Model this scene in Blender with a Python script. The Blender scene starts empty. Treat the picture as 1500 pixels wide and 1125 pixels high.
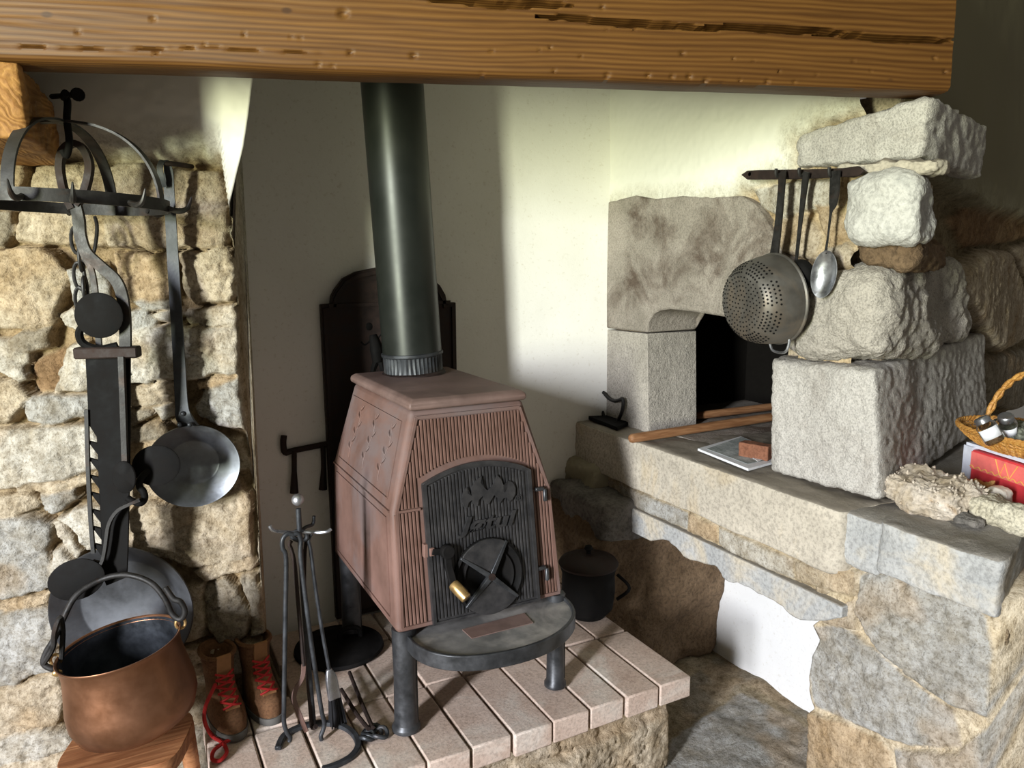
import bpy, bmesh, math, random
import numpy as np
from mathutils import Vector, Matrix, noise as mn

scene = bpy.context.scene
COL = scene.collection
PI = math.pi

# ---------------------------------------------------------------- camera
F = 1105.0
CX, CY = 750.0, 562.5
MR = [Vector((0.88695429, -0.07857802, 0.45512371)),      # world X in (right, down, forward)
      Vector((-0.46182818, -0.1398415, 0.87587618)),       # world Y
      Vector((-0.00517943, -0.98705109, -0.16032256))]     # world Z
CAM = Vector((0, 0, 1.30))
cd = bpy.data.cameras.new('camera')
cam = bpy.data.objects.new('camera', cd)
COL.objects.link(cam)
R3 = Matrix(((MR[0][0], -MR[0][1], -MR[0][2]), (MR[1][0], -MR[1][1], -MR[1][2]), (MR[2][0], -MR[2][1], -MR[2][2])))
cam.matrix_world = Matrix.Translation(CAM) @ R3.to_4x4()
cd.sensor_width = 36.0
cd.lens = F / 1500.0 * 36.0
cd.clip_start = 0.01
scene.camera = cam

# ---------------------------------------------------------------- light
scene.view_settings.view_transform = 'Standard'
scene.view_settings.look = 'None'
scene.view_settings.gamma = 1.0
scene.view_settings.use_curve_mapping = False
scene.view_settings.exposure = 0.0
w = bpy.data.worlds.new('World'); scene.world = w
w.use_nodes = True
bg = w.node_tree.nodes['Background']
bg.inputs[0].default_value = (1.0, 0.93, 0.82, 1)
bg.inputs[1].default_value = 0.145
ld = bpy.data.lights.new('window_daylight', 'AREA')      # daylight of the room's window on the left
ld.shape = 'RECTANGLE'; ld.size = 0.36; ld.size_y = 1.6
ld.energy = 430
lo = bpy.data.objects.new('window_daylight', ld); COL.objects.link(lo)
lo.location = (-3.0, -0.88, 1.50)
lo.rotation_euler = Vector((0.85, 0.52, 0.0)).to_track_quat('-Z', 'Y').to_euler()
ld.use_nodes = True
nt = ld.node_tree; nt.nodes.clear()
o_ = nt.nodes.new('ShaderNodeOutputLight'); e_ = nt.nodes.new('ShaderNodeEmission')
g_ = nt.nodes.new('ShaderNodeNewGeometry'); s_ = nt.nodes.new('ShaderNodeSeparateXYZ')
r_ = nt.nodes.new('ShaderNodeValToRGB'); mr_ = nt.nodes.new('ShaderNodeMapRange')
nt.links.new(g_.outputs['Incoming'], s_.inputs[0])
mr_.inputs[1].default_value = -0.16; mr_.inputs[2].default_value = 0.08
nt.links.new(s_.outputs['Z'], mr_.inputs[0]); nt.links.new(mr_.outputs[0], r_.inputs[0])
r_.color_ramp.elements[0].color = (0.97, 0.99, 1.06, 1)     # sky seen through the window
r_.color_ramp.elements[1].color = (0.84, 0.88, 0.60, 1)    # sunlit meadow below the sky
nt.links.new(r_.outputs[0], e_.inputs[0]); nt.links.new(e_.outputs[0], o_.inputs[0])

# ---------------------------------------------------------------- geometry of sight lines
def ray(px, py):
    c = Vector(((px - CX) / F, (py - CY) / F, 1.0))
    return Vector((MR[0].dot(c), MR[1].dot(c), MR[2].dot(c))).normalized()
def at(px, py, axis, val):
    r = ray(px, py); t = (val - CAM[axis]) / r[axis]
    return CAM + r * t
def atpl(px, py, o, n):
    r = ray(px, py); t = (Vector(o) - CAM).dot(n) / r.dot(n)
    return CAM + r * t
YX, YY, YZ = 0, 1, 2
# left jamb wall plane
JO = Vector((0.24, 1.72, 0)); JU = Vector((0.943, -0.333, 0)).normalized(); JN = Vector((-0.333, -0.943, 0)).normalized()
def J(px, py, off=0.0):
    return atpl(px, py, JO + JN * off, JN)
HZ = 0.275     # hearth top
LZ = 0.785     # oven ledge top

# ---------------------------------------------------------------- object helpers
ORG = {}
def setp(o, label=None, cat=None, group=None, kind=None):
    if label: o['label'] = label
    if cat: o['category'] = cat
    if group: o['group'] = group
    if kind: o['kind'] = kind
    return o
def empty(name, loc, label, cat, group=None):
    o = bpy.data.objects.new(name, None); COL.objects.link(o)
    o.location = loc; o.empty_display_size = 0.05
    ORG[o.name] = Vector(loc)
    return setp(o, label, cat, group)
def link(name, me, mat, parent=None, origin=None, smooth=40):
    if parent is not None:
        org = ORG[parent.name]
    else:
        if origin is None:
            n = len(me.vertices); co = np.empty(n * 3, dtype=np.float64)
            me.vertices.foreach_get('co', co); co = co.reshape(-1, 3)
            a, b = co.min(0), co.max(0)
            org = Vector(((a[0] + b[0]) / 2, (a[1] + b[1]) / 2, a[2]))
        else: org = Vector(origin)
    me.transform(Matrix.Translation(-org))
    if smooth is not None:
        for p in me.polygons: p.use_smooth = True
        try: me.set_sharp_from_angle(angle=math.radians(smooth))
        except Exception: pass
    if mat is not None:
        for m in (mat if isinstance(mat, (list, tuple)) else [mat]): me.materials.append(m)
    o = bpy.data.objects.new(name, me); COL.objects.link(o)
    if parent is not None: o.parent = parent
    else: o.location = org
    ORG[o.name] = org
    return o
def bm_link(name, bm, mat, parent=None, smooth=40, fix=True, origin=None):
    if fix: bmesh.ops.recalc_face_normals(bm, faces=bm.faces)
    me = bpy.data.meshes.new(name); bm.to_mesh(me); bm.free()
    return link(name, me, mat, parent, origin, smooth)
def bevel(o, wd, seg=2, ang=35):
    m = o.modifiers.new('bevel', 'BEVEL'); m.width = wd; m.segments = seg
    m.limit_method = 'ANGLE'; m.angle_limit = math.radians(ang)
    return o

# --- shapes into a bmesh
def b_box(bm, c, size, rot=None, taper=None):
    c = Vector(c); v = []
    for z in (-1, 1):
        for y in (-1, 1):
            for x in (-1, 1):
                p = Vector((x * size[0] / 2, y * size[1] / 2, z * size[2] / 2))
                if taper and z > 0: p.x *= taper; p.y *= taper
                if rot is not None: p = rot @ p
                v.append(bm.verts.new(c + p))
    for f in ((0, 2, 3, 1), (4, 5, 7, 6), (0, 1, 5, 4), (2, 6, 7, 3), (0, 4, 6, 2), (1, 3, 7, 5)):
        bm.faces.new([v[i] for i in f])
def frame_of(t, up=None):
    t = t.normalized()
    up = Vector(up) if up is not None else (Vector((0, 0, 1)) if abs(t.z) < 0.9 else Vector((0, 1, 0)))
    a = t.cross(up)
    if a.length < 1e-6: a = t.cross(Vector((1, 0, 0)))
    a.normalize(); b = a.cross(t).normalized()
    return a, b
def smooth_path(pts, n=6, closed=False):
    pts = [Vector(p) for p in pts]; out = []; N = len(pts)
    rng = range(N if closed else N - 1)
    for i in rng:
        p0 = pts[(i - 1) % N] if (closed or i > 0) else pts[0]
        p1 = pts[i]; p2 = pts[(i + 1) % N]
        p3 = pts[(i + 2) % N] if (closed or i + 2 < N) else pts[-1]
        for k in range(n):
            t = k / n
            out.append(0.5 * ((2 * p1) + (p2 - p0) * t + (2 * p0 - 5 * p1 + 4 * p2 - p3) * t * t + (3 * p1 - p0 - 3 * p2 + p3) * t ** 3))
    if not closed: out.append(pts[-1])
    return out
def b_sweep(bm, pts, prof, closed=False, up=None, caps=True, scale=None):
    """sweep a list of 2D profile points along a path; parallel transported frame"""
    pts = [Vector(p) for p in pts]; N = len(pts); rings = []
    if scale and len(scale) != N:
        L = len(scale) - 1; sc = []
        for i in range(N):
            f = i / (N - 1) * L; a = min(int(f), L - 1); sc.append(scale[a] + (scale[a + 1] - scale[a]) * (f - a))
        scale = sc
    pa = None
    for i in range(N):
        if closed: t = pts[(i + 1) % N] - pts[(i - 1) % N]
        else: t = pts[min(i + 1, N - 1)] - pts[max(i - 1, 0)]
        if t.length < 1e-9: t = Vector((0, 0, 1))
        t.normalize()
        if up is not None or pa is None:
            a, b = frame_of(t, up)
        else:
            a = pa - t * pa.dot(t)
            if a.length < 1e-6: a, b = frame_of(t)
            a.normalize(); b = a.cross(t).normalized()
        pa = a
        s = scale[i] if scale else 1.0
        rings.append([bm.verts.new(pts[i] + a * (x * s) + b * (y * s)) for x, y in prof])
    M = len(prof)
    for i in range(N if closed else N - 1):
        r0, r1 = rings[i], rings[(i + 1) % N]
        for k in range(M):
            bm.faces.new((r0[k], r0[(k + 1) % M], r1[(k + 1) % M], r1[k]))
    if caps and not closed:
        bm.faces.new(rings[0][::-1]); bm.faces.new(rings[-1])
def circ(r, n=10): return [(r * math.cos(2 * PI * k / n), r * math.sin(2 * PI * k / n)) for k in range(n)]
def rect(w_, h_): return [(-w_ / 2, -h_ / 2), (w_ / 2, -h_ / 2), (w_ / 2, h_ / 2), (-w_ / 2, h_ / 2)]
def b_tube(bm, pts, r, n=10, closed=False, sm=0, scale=None):
    if sm: pts = smooth_path(pts, sm, closed)
    b_sweep(bm, pts, circ(r, n), closed, None, True, scale)
def b_strip(bm, pts, w_, h_, up, sm=0, closed=False, scale=None):
    if sm: pts = smooth_path(pts, sm, closed)
    b_sweep(bm, pts, rect(w_, h_), closed, up, True, scale)
def b_lathe(bm, prof, n=40, mtx=None):
    """prof: list of (r, z) ; closes at r=0"""
    mtx = mtx or Matrix.Identity(4); rings = []
    for r, z in prof:
        if r < 1e-6: rings.append([bm.verts.new(mtx @ Vector((0, 0, z)))])
        else: rings.append([bm.verts.new(mtx @ Vector((r * math.cos(2 * PI * k / n), r * math.sin(2 * PI * k / n), z))) for k in range(n)])
    for a, b in zip(rings[:-1], rings[1:]):
        for k in range(n):
            k2 = (k + 1) % n
            if len(a) == 1 and len(b) == 1: continue
            if len(a) == 1: bm.faces.new((a[0], b[k], b[k2]))
            elif len(b) == 1: bm.faces.new((a[k], a[k2], b[0]))
            else: bm.faces.new((a[k], a[k2], b[k2], b[k]))
def axis_mtx(o, z, x=None):
    z = Vector(z).normalized(); a = Vector(x) if x is not None else (Vector((1, 0, 0)) if abs(z.x) < 0.9 else Vector((0, 1, 0)))
    y = z.cross(a).normalized(); a = y.cross(z)
    return Matrix(((a.x, y.x, z.x, o[0]), (a.y, y.y, z.y, o[1]), (a.z, y.z, z.z, o[2]), (0, 0, 0, 1)))
def b_prism(bm, poly3, d):
    """extrude a planar 3D polygon by vector d"""
    d = Vector(d); a = [bm.verts.new(Vector(p)) for p in poly3]; b = [bm.verts.new(Vector(p) + d) for p in poly3]
    n = len(a)
    f1 = bm.faces.new(a); f2 = bm.faces.new(b[::-1])
    for i in range(n): bm.faces.new((a[i], b[i], b[(i + 1) % n], a[(i + 1) % n]))
    bmesh.ops.triangulate(bm, faces=[f1, f2])
def b_sphere(bm, c, r, sc=(1, 1, 1), u=14, v=10):
    m = Matrix.Translation(Vector(c)) @ Matrix.Diagonal((r * sc[0], r * sc[1], r * sc[2], 1))
    bmesh.ops.create_uvsphere(bm, u_segments=u, v_segments=v, radius=1.0, matrix=m)
def b_disc(bm, c, nrm, r, th, n=28, sc=(1, 1), x=None):
    m = axis_mtx(Vector(c), nrm, x) @ Matrix.Diagonal((sc[0], sc[1], 1, 1))
    b_lathe(bm, [(0, -th / 2), (r * .93, -th / 2), (r, -th / 4), (r, th / 4), (r * .93, th / 2), (0, th / 2)], n, m)

# ---------------------------------------------------------------- noise arrays
def _lat(seed):
    return np.random.RandomState(seed).rand(128, 128)
_LC = {}
def vnoise(x, y, seed=0):
    if seed not in _LC: _LC[seed] = _lat(seed)
    L = _LC[seed]
    xi = np.floor(x).astype(int); yi = np.floor(y).astype(int)
    fx = x - xi; fy = y - yi
    fx = fx * fx * (3 - 2 * fx); fy = fy * fy * (3 - 2 * fy)
    a = L[xi % 128, yi % 128]; b = L[(xi + 1) % 128, yi % 128]; c = L[xi % 128, (yi + 1) % 128]; d = L[(xi + 1) % 128, (yi + 1) % 128]
    return (a * (1 - fx) + b * fx) * (1 - fy) + (c * (1 - fx) + d * fx) * fy
def fbm(x, y, seed=0, oct=4, gain=0.5):
    s = 0; a = 1; t = 0
    for i in range(oct):
        s = s + a * (vnoise(x * 2 ** i + 7.3 * i, y * 2 ** i + 3.1 * i, seed + i) - 0.5); t += a; a *= gain
    return s / t * 2
def poly_sdf(px, py, poly):
    """positive inside"""
    d = np.full(px.shape, 1e9); inside = np.zeros(px.shape, bool)
    n = len(poly)
    for i in range(n):
        ax, ay = poly[i]; bx, by = poly[(i + 1) % n]
        ex, ey = bx - ax, by - ay; wx, wy = px - ax, py - ay
        t = np.clip((wx * ex + wy * ey) / (ex * ex + ey * ey + 1e-12), 0, 1)
        dx = wx - ex * t; dy = wy - ey * t
        d = np.minimum(d, dx * dx + dy * dy)
        c = ((ay > py) != (by > py)) & (px < (bx - ax) * (py - ay) / (by - ay + 1e-12) + ax)
        inside ^= c
    d = np.sqrt(d)
    return np.where(inside, d, -d)
def stonewall(name, O, U, N, S, Z, stones, mortar_col, depth=0.03, edge=0.014, seed=1, plaster=None, parent=None, mat=None, rough=0.008, warp=0.006, back=None, V=(0, 0, 1), pcol=(0.82, 0.80, 0.72), smooth=180, cut=None, ph=0.010, grow=0.004, pn=0.0012):
    """height field of rubble masonry over the (s, z) grid S, Z (2D arrays).  stones: list of (poly in (s,z), colour, height)
       plaster: function(s,z)->signed amount (positive = plastered)"""
    rs = np.random.RandomState(seed)
    ws = S + warp * fbm(S * 28, Z * 28, seed + 11, 3) ; wz = Z + warp * fbm(S * 28 + 50, Z * 28, seed + 17, 3)
    H = -depth + 0.008 * fbm(S * 25, Z * 25, seed + 3, 4)
    C = np.empty(S.shape + (3,)); C[:] = mortar_col
    C *= (1 + 0.25 * fbm(S * 30, Z * 30, seed + 5, 3))[..., None]
    for k, (poly, col, hh) in enumerate(stones):
        pa = np.array(poly); a = pa.min(0) - .03; b = pa.max(0) + .03
        rows = np.where((Z[:, 0] > a[1]) & (Z[:, 0] < b[1]))[0]
        if len(rows) == 0: continue
        r0, r1 = rows[0], rows[-1] + 1
        sl = (slice(r0, r1), slice(None))
        d = poly_sdf(ws[sl], wz[sl], poly) + grow
        if not (d > 0).any(): continue
        t = np.clip(d / edge, 0, 1); prof = np.sqrt(np.clip(1 - (1 - t) ** 2, 0, 1))
        cx, cz = pa.mean(0); sz = max(b[0] - a[0], b[1] - a[1])
        # chipped facets: minimum of a few tilted planes
        fac = np.full(d.shape, 1e9)
        for q in range(4):
            gx, gz = rs.uniform(-0.16, 0.16, 2); off = rs.uniform(0, 0.010)
            fac = np.minimum(fac, gx * (S[sl] - cx) + gz * (Z[sl] - cz) + off)
        fac = np.clip(fac, -0.02, 0.02)
        tex = rough * (fbm(S[sl] * 34 + k * 9, Z[sl] * 34, seed + 20 + k % 5, 5, .62)) + rough * 0.9 * fbm(S[sl] * 9 + k * 5, Z[sl] * 9, seed + 31, 2)
        cr = fbm(S[sl] * 13 + k * 7, Z[sl] * 17 - k * 3, seed + 53, 4, .6); tex = tex * .8 - rough * .6 * np.clip(1 - np.abs(cr) * 14, 0, 1)
        h = -depth + (depth + hh + fac) * prof + tex * prof
        m = d > 0
        H[sl] = np.where(m & (h > H[sl]), h, H[sl])
        cc = np.array(col)[None, None, :] * (1 + 0.16 * fbm(S[sl] * 14 + k * 3, Z[sl] * 14, seed + 41, 4))[..., None]
        f2 = np.clip((fbm(S[sl] * 8 + k, Z[sl] * 8 + 3 * k, seed + 47, 3) - .12) * 3, 0, 1)[..., None] * 0.5
        cc = cc * (1 - f2) + np.array((0.44, 0.32, 0.19))[None, None, :] * f2 * 0.9 + cc * f2 * .1
        bl = np.clip(d / 0.006, 0, 1)[..., None]
        C[sl] = np.where(m[..., None], cc * bl + C[sl] * (1 - bl), C[sl])
    if plaster is not None:
        p = plaster(S, Z) + 0.016 * fbm(S * 22, Z * 22, seed + 60, 4)
        t = np.clip(p / 0.035, 0, 1); t = t * t * (3 - 2 * t)
        hp = ph + 0.006 * fbm(S * 5, Z * 5, seed + 62, 3) + pn * fbm(S * 60, Z * 60, seed + 64, 2)
        H = H * (1 - t) + hp * t
        dirt = np.clip(1 - p / 0.09, 0, 1)[..., None] * 0.5
        pc = np.array(pcol) * (1 - dirt) + np.array((0.40, 0.385, 0.29)) * dirt
        C = C * (1 - t[..., None]) + pc * t[..., None]; AL = 1 - t * np.clip(p / .09, .35, 1)
    else: AL = np.ones(S.shape)
    P3 = np.empty(S.shape + (3,))
    for i in range(3): P3[..., i] = O[i] + U[i] * S + N[i] * H + V[i] * Z
    nr, nc = S.shape
    idx = np.arange(nr * nc).reshape(nr, nc)
    q = np.stack([idx[:-1, :-1], idx[:-1, 1:], idx[1:, 1:], idx[1:, :-1]], -1).reshape(-1, 4)
    if cut is not None:
        sc = (S[:-1, :-1] + S[1:, 1:]) / 2; zc = (Z[:-1, :-1] + Z[1:, 1:]) / 2
        q = q[(poly_sdf(sc, zc, cut) < 0).reshape(-1)]
    VV = P3.reshape(-1, 3)
    me = bpy.data.meshes.new(name)
    faces = q.tolist()
    if back is not None:                                    # close the slab: back sheet plus rim
        n0 = nr * nc
        bk = np.array([P3[0, 0], P3[0, -1], P3[-1, -1], P3[-1, 0]]) + np.array(back)[None, :]
        VV = np.concatenate([VV, bk])
        rim = [idx[0, :], idx[:, -1], idx[-1, ::-1], idx[::-1, 0]]
        for k, r in enumerate(rim): faces.append([n0 + k, n0 + (k + 1) % 4] + [int(x) for x in r[::-1]])
        faces.append([n0 + 3, n0 + 2, n0 + 1, n0])
        C = np.concatenate([C.reshape(-1, 3), np.tile(np.array(pcol if plaster is not None else mortar_col), (4, 1))])
    me.from_pydata(VV.tolist(), [], faces)
    at_ = me.color_attributes.new('tint', 'FLOAT_COLOR', 'POINT')
    cf = np.ones((len(VV), 4)); cf[:, :3] = np.clip(C.reshape(-1, 3), 0.01, 0.95); cf[:nr * nc, 3] = AL.reshape(-1)
    at_.data.foreach_set('color', cf.ravel())
    return link(name, me, mat, parent, None if parent else (float(VV[:, 0].mean()), float(VV[:, 1].mean()), float(VV[:, 2].min())), smooth=smooth)
def _cube_grid(n):
    pts = {}; V = []; Fc = []
    def vid(p):
        k = tuple(round(c, 5) for c in p)
        if k not in pts: pts[k] = len(V); V.append(k)
        return pts[k]
    for ax in range(3):
        for sg in (-1, 1):
            for i in range(n):
                for j in range(n):
                    q = []
                    for a, b in ((i, j), (i + 1, j), (i + 1, j + 1), (i, j + 1)):
                        p = [0, 0, 0]; p[ax] = sg; p[(ax + 1) % 3] = -1 + 2 * a / n; p[(ax + 2) % 3] = -1 + 2 * b / n
                        q.append(vid(p))
                    Fc.append(q if sg > 0 else q[::-1])
    return V, Fc
_CG = {}
def rock_mesh(name, corners, n=24, k=9.0, amp=0.006, freq=18.0, seed=0, big=0.0, bigf=5.0, ridged=0.0):
    """corners: 8 points ordered (x-,y-,z-),(x+,y-,z-),(x-,y+,z-),(x+,y+,z-), then z+"""
    if n not in _CG: _CG[n] = _cube_grid(n)
    V, Fc = _CG[n]; cs = [Vector(c) for c in corners]; out = []
    so = Vector((seed * 3.17, seed * 1.31, seed * 2.07))
    for x, y, z in V:
        # spread grid so rounding is even
        m = (abs(x) ** k + abs(y) ** k + abs(z) ** k) ** (1.0 / k)
        x, y, z = x / m, y / m, z / m
        a, b, c = (x + 1) / 2, (y + 1) / 2, (z + 1) / 2
        p = Vector((0, 0, 0))
        for i, q in enumerate(cs):
            p += q * ((a if i & 1 else 1 - a) * (b if i & 2 else 1 - b) * (c if i & 4 else 1 - c))
        out.append(p)
    me = bpy.data.meshes.new(name); me.from_pydata([tuple(p) for p in out], [], Fc); me.update()
    ns = [v.normal.copy() for v in me.vertices]
    for v, nn in zip(me.vertices, ns):
        p = Vector(v.co)
        d = amp * mn.fractal(p * freq + so, 0.8, 2.0, 5)
        if big: d += big * mn.noise(p * bigf + so * 2)
        if ridged: d -= ridged * abs(mn.noise(p * freq * .6 + so * 3))
        v.co = p + nn * d
    me.update()
    return me
def rock(name, corners, mat, parent=None, **kw):
    me = rock_mesh(name, corners, **kw)
    return link(name, me, mat, parent, None, smooth=180)
def box8(x0, x1, y0, y1, z0, z1):
    return [(x, y, z) for z in (z0, z1) for y in (y0, y1) for x in (x0, x1)]
# ---------------------------------------------------------------- materials
def mat_new(name):
    m = bpy.data.materials.new(name); m.use_nodes = True
    nt = m.node_tree; b = nt.nodes['Principled BSDF']
    return m, nt, b
def nd(nt, typ, **kw):
    n = nt.nodes.new(typ)
    for k, v in kw.items():
        if k.startswith('i_'):
            key = k[2:]
            n.inputs[int(key) if key.isdigit() else key].default_value = v
        else: setattr(n, k, v)
    return n
def coord(nt): return nd(nt, 'ShaderNodeTexCoord').outputs['Object']
def noise_(nt, vec, scale, detail=5, rough=.6, dist=0):
    n = nd(nt, 'ShaderNodeTexNoise'); n.inputs['Scale'].default_value = scale; n.inputs['Detail'].default_value = detail
    n.inputs['Roughness'].default_value = rough; n.inputs['Distortion'].default_value = dist
    nt.links.new(vec, n.inputs['Vector']); return n.outputs['Fac']
def ramp(nt, fac, stops, interp='LINEAR'):
    r = nd(nt, 'ShaderNodeValToRGB'); cr = r.color_ramp; cr.interpolation = interp
    while len(cr.elements) < len(stops): cr.elements.new(0.5)
    for e, (p, c) in zip(cr.elements, stops):
        e.position = p; e.color = (*c, 1) if len(c) == 3 else c
    nt.links.new(fac, r.inputs[0]); return r.outputs[0]
def mixc(nt, fac, a, b, typ='MIX'):
    m = nd(nt, 'ShaderNodeMix', data_type='RGBA', blend_type=typ)
    if isinstance(fac, (int, float)): m.inputs[0].default_value = fac
    else: nt.links.new(fac, m.inputs[0])
    for s, v in ((m.inputs[6], a), (m.inputs[7], b)):
        if isinstance(v, (tuple, list)): s.default_value = (*v, 1)
        else: nt.links.new(v, s)
    return m.outputs[2]
def bump(nt, b, hgt, strength=.4, dist=.004, prev=None):
    n = nd(nt, 'ShaderNodeBump'); n.inputs['Strength'].default_value = strength; n.inputs['Distance'].default_value = dist
    nt.links.new(hgt, n.inputs['Height'])
    if prev is not None: nt.links.new(prev, n.inputs['Normal'])
    nt.links.new(n.outputs[0], b.inputs['Normal']); return n.outputs[0]
def addm(nt, a, b, op='ADD', k=None):
    n = nd(nt, 'ShaderNodeMath', operation=op)
    for s, v in ((n.inputs[0], a), (n.inputs[1], b)):
        if isinstance(v, (int, float)): s.default_value = v
        else: nt.links.new(v, s)
    return n.outputs[0]
def stone(name, c1, c2, c3=None, scale=12, speck=160, spk=.35, bmp=.5, bd=.004, stain=None, stretch=None, c3s=.45, c3p=(.52, .66), grime=None):
    m, nt, b = mat_new(name); v = coord(nt)
    if stretch:
        mp = nd(nt, 'ShaderNodeMapping'); mp.inputs['Scale'].default_value = stretch; nt.links.new(v, mp.inputs[0]); v = mp.outputs[0]
    n1 = noise_(nt, v, scale, 6, .62)
    col = ramp(nt, n1, [(.32, c1), (.68, c2)])
    if c3:
        n3 = noise_(nt, v, scale * c3s, 5, .62, .6)
        col = mixc(nt, ramp(nt, n3, [(c3p[0], (0, 0, 0)), (c3p[1], (.9, .9, .9))]), col, c3)
    n2 = noise_(nt, v, speck, 2, .7)
    sp = ramp(nt, n2, [(.36, (1 - spk,) * 3), (.5, (1, 1, 1)), (.66, (1 + spk * .5,) * 3)])
    col = mixc(nt, 1.0, col, sp, 'MULTIPLY')
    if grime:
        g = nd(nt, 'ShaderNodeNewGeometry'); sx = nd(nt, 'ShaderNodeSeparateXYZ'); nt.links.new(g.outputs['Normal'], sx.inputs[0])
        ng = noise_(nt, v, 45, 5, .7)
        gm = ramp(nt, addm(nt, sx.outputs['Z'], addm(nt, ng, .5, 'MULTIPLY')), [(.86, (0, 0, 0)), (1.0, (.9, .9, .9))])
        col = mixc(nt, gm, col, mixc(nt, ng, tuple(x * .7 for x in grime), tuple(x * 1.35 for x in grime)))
    nt.links.new(col, b.inputs['Base Color']); b.inputs['Roughness'].default_value = .92
    b.inputs['Specular IOR Level'].default_value = .25
    nb = addm(nt, addm(nt, noise_(nt, v, scale * 5, 8, .7), 1.0, 'MULTIPLY'), addm(nt, n2, .35, 'MULTIPLY'))
    bump(nt, b, nb, bmp, bd)
    return m
def tinted(name, bmp=.9, bd=.008):
    m, nt, b = mat_new(name); v = coord(nt)
    a = nd(nt, 'ShaderNodeAttribute', attribute_name='tint')
    n1 = noise_(nt, v, 55, 6, .7); n2 = noise_(nt, v, 190, 3, .7); n3 = noise_(nt, v, 17, 5, .65)
    al = a.outputs['Alpha']
    s1 = ramp(nt, n1, [(.3, (.52, .49, .44)), (.5, (.95, .94, .92)), (.72, (1.25,) * 3)])
    s2 = ramp(nt, n2, [(.33, (.62, .59, .54)), (.5, (1, 1, 1))])
    s3 = ramp(nt, n3, [(.3, (.74, .68, .58)), (.6, (1.08, 1.08, 1.08))])
    col = mixc(nt, al, mixc(nt, al, mixc(nt, al, a.outputs['Color'], s1, 'MULTIPLY'), s2, 'MULTIPLY'), s3, 'MULTIPLY')
    nt.links.new(col, b.inputs['Base Color']); b.inputs['Roughness'].default_value = .95
    b.inputs['Specular IOR Level'].default_value = .15
    bump(nt, b, addm(nt, addm(nt, n1, addm(nt, n2, .4, 'MULTIPLY')), addm(nt, al, .85, 'MULTIPLY'), 'MULTIPLY'), bmp, bd)
    return m
def plaster_m(name, c1, c2, bmp=.25):
    m, nt, b = mat_new(name); v = coord(nt)
    n = noise_(nt, v, 3.0, 5, .6); n2 = noise_(nt, v, 90, 4, .7); n3 = noise_(nt, v, 14, 4, .6)
    col = ramp(nt, n, [(.3, c1), (.7, c2)])
    sp = ramp(nt, n2, [(.28, (.86, .84, .8)), (.42, (1, 1, 1))])
    nt.links.new(mixc(nt, 1.0, col, sp, 'MULTIPLY'), b.inputs['Base Color'])
    b.inputs['Roughness'].default_value = .95; b.inputs['Specular IOR Level'].default_value = .15
    bump(nt, b, addm(nt, n3, addm(nt, n2, .25, 'MULTIPLY')), bmp, .006)
    return m
def metal(name, c1, c2, rough=.5, met=.7, scale=30, bmp=.15, wear=None, wearpos=.62, rvar=.15, spec=.5, bd=.002):
    m, nt, b = mat_new(name); v = coord(nt)
    n = noise_(nt, v, scale, 6, .65); n2 = noise_(nt, v, scale * 6, 3, .6)
    col = ramp(nt, n, [(.33, c1), (.67, c2)])
    if wear:
        nw = noise_(nt, v, scale * .35, 5, .65, .6)
        col = mixc(nt, ramp(nt, nw, [(wearpos - .08, (0, 0, 0)), (wearpos + .08, (1, 1, 1))]), col, wear)
    nt.links.new(col, b.inputs['Base Color'])
    b.inputs['Metallic'].default_value = met; b.inputs['Specular IOR Level'].default_value = spec
    r = ramp(nt, n, [(.3, (rough - rvar,) * 3), (.7, (min(1, rough + rvar),) * 3)]); nt.links.new(r, b.inputs['Roughness'])
    bump(nt, b, addm(nt, n, addm(nt, n2, .4, 'MULTIPLY')), bmp, bd)
    return m
def plain(name, c, rough=.6, met=0, trans=0, bmp=0, spec=.5, ior=1.45):
    m, nt, b = mat_new(name); v = coord(nt)
    n = noise_(nt, v, 60, 4, .6)
    col = ramp(nt, n, [(.3, tuple(x * .88 for x in c)), (.7, tuple(min(1, x * 1.08) for x in c))])
    nt.links.new(col, b.inputs['Base Color'])
    b.inputs['Roughness'].default_value = rough; b.inputs['Metallic'].default_value = met
    b.inputs['Transmission Weight'].default_value = trans; b.inputs['Specular IOR Level'].default_value = spec; b.inputs['IOR'].default_value = ior
    if bmp: bump(nt, b, n, bmp, .002)
    return m
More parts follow.
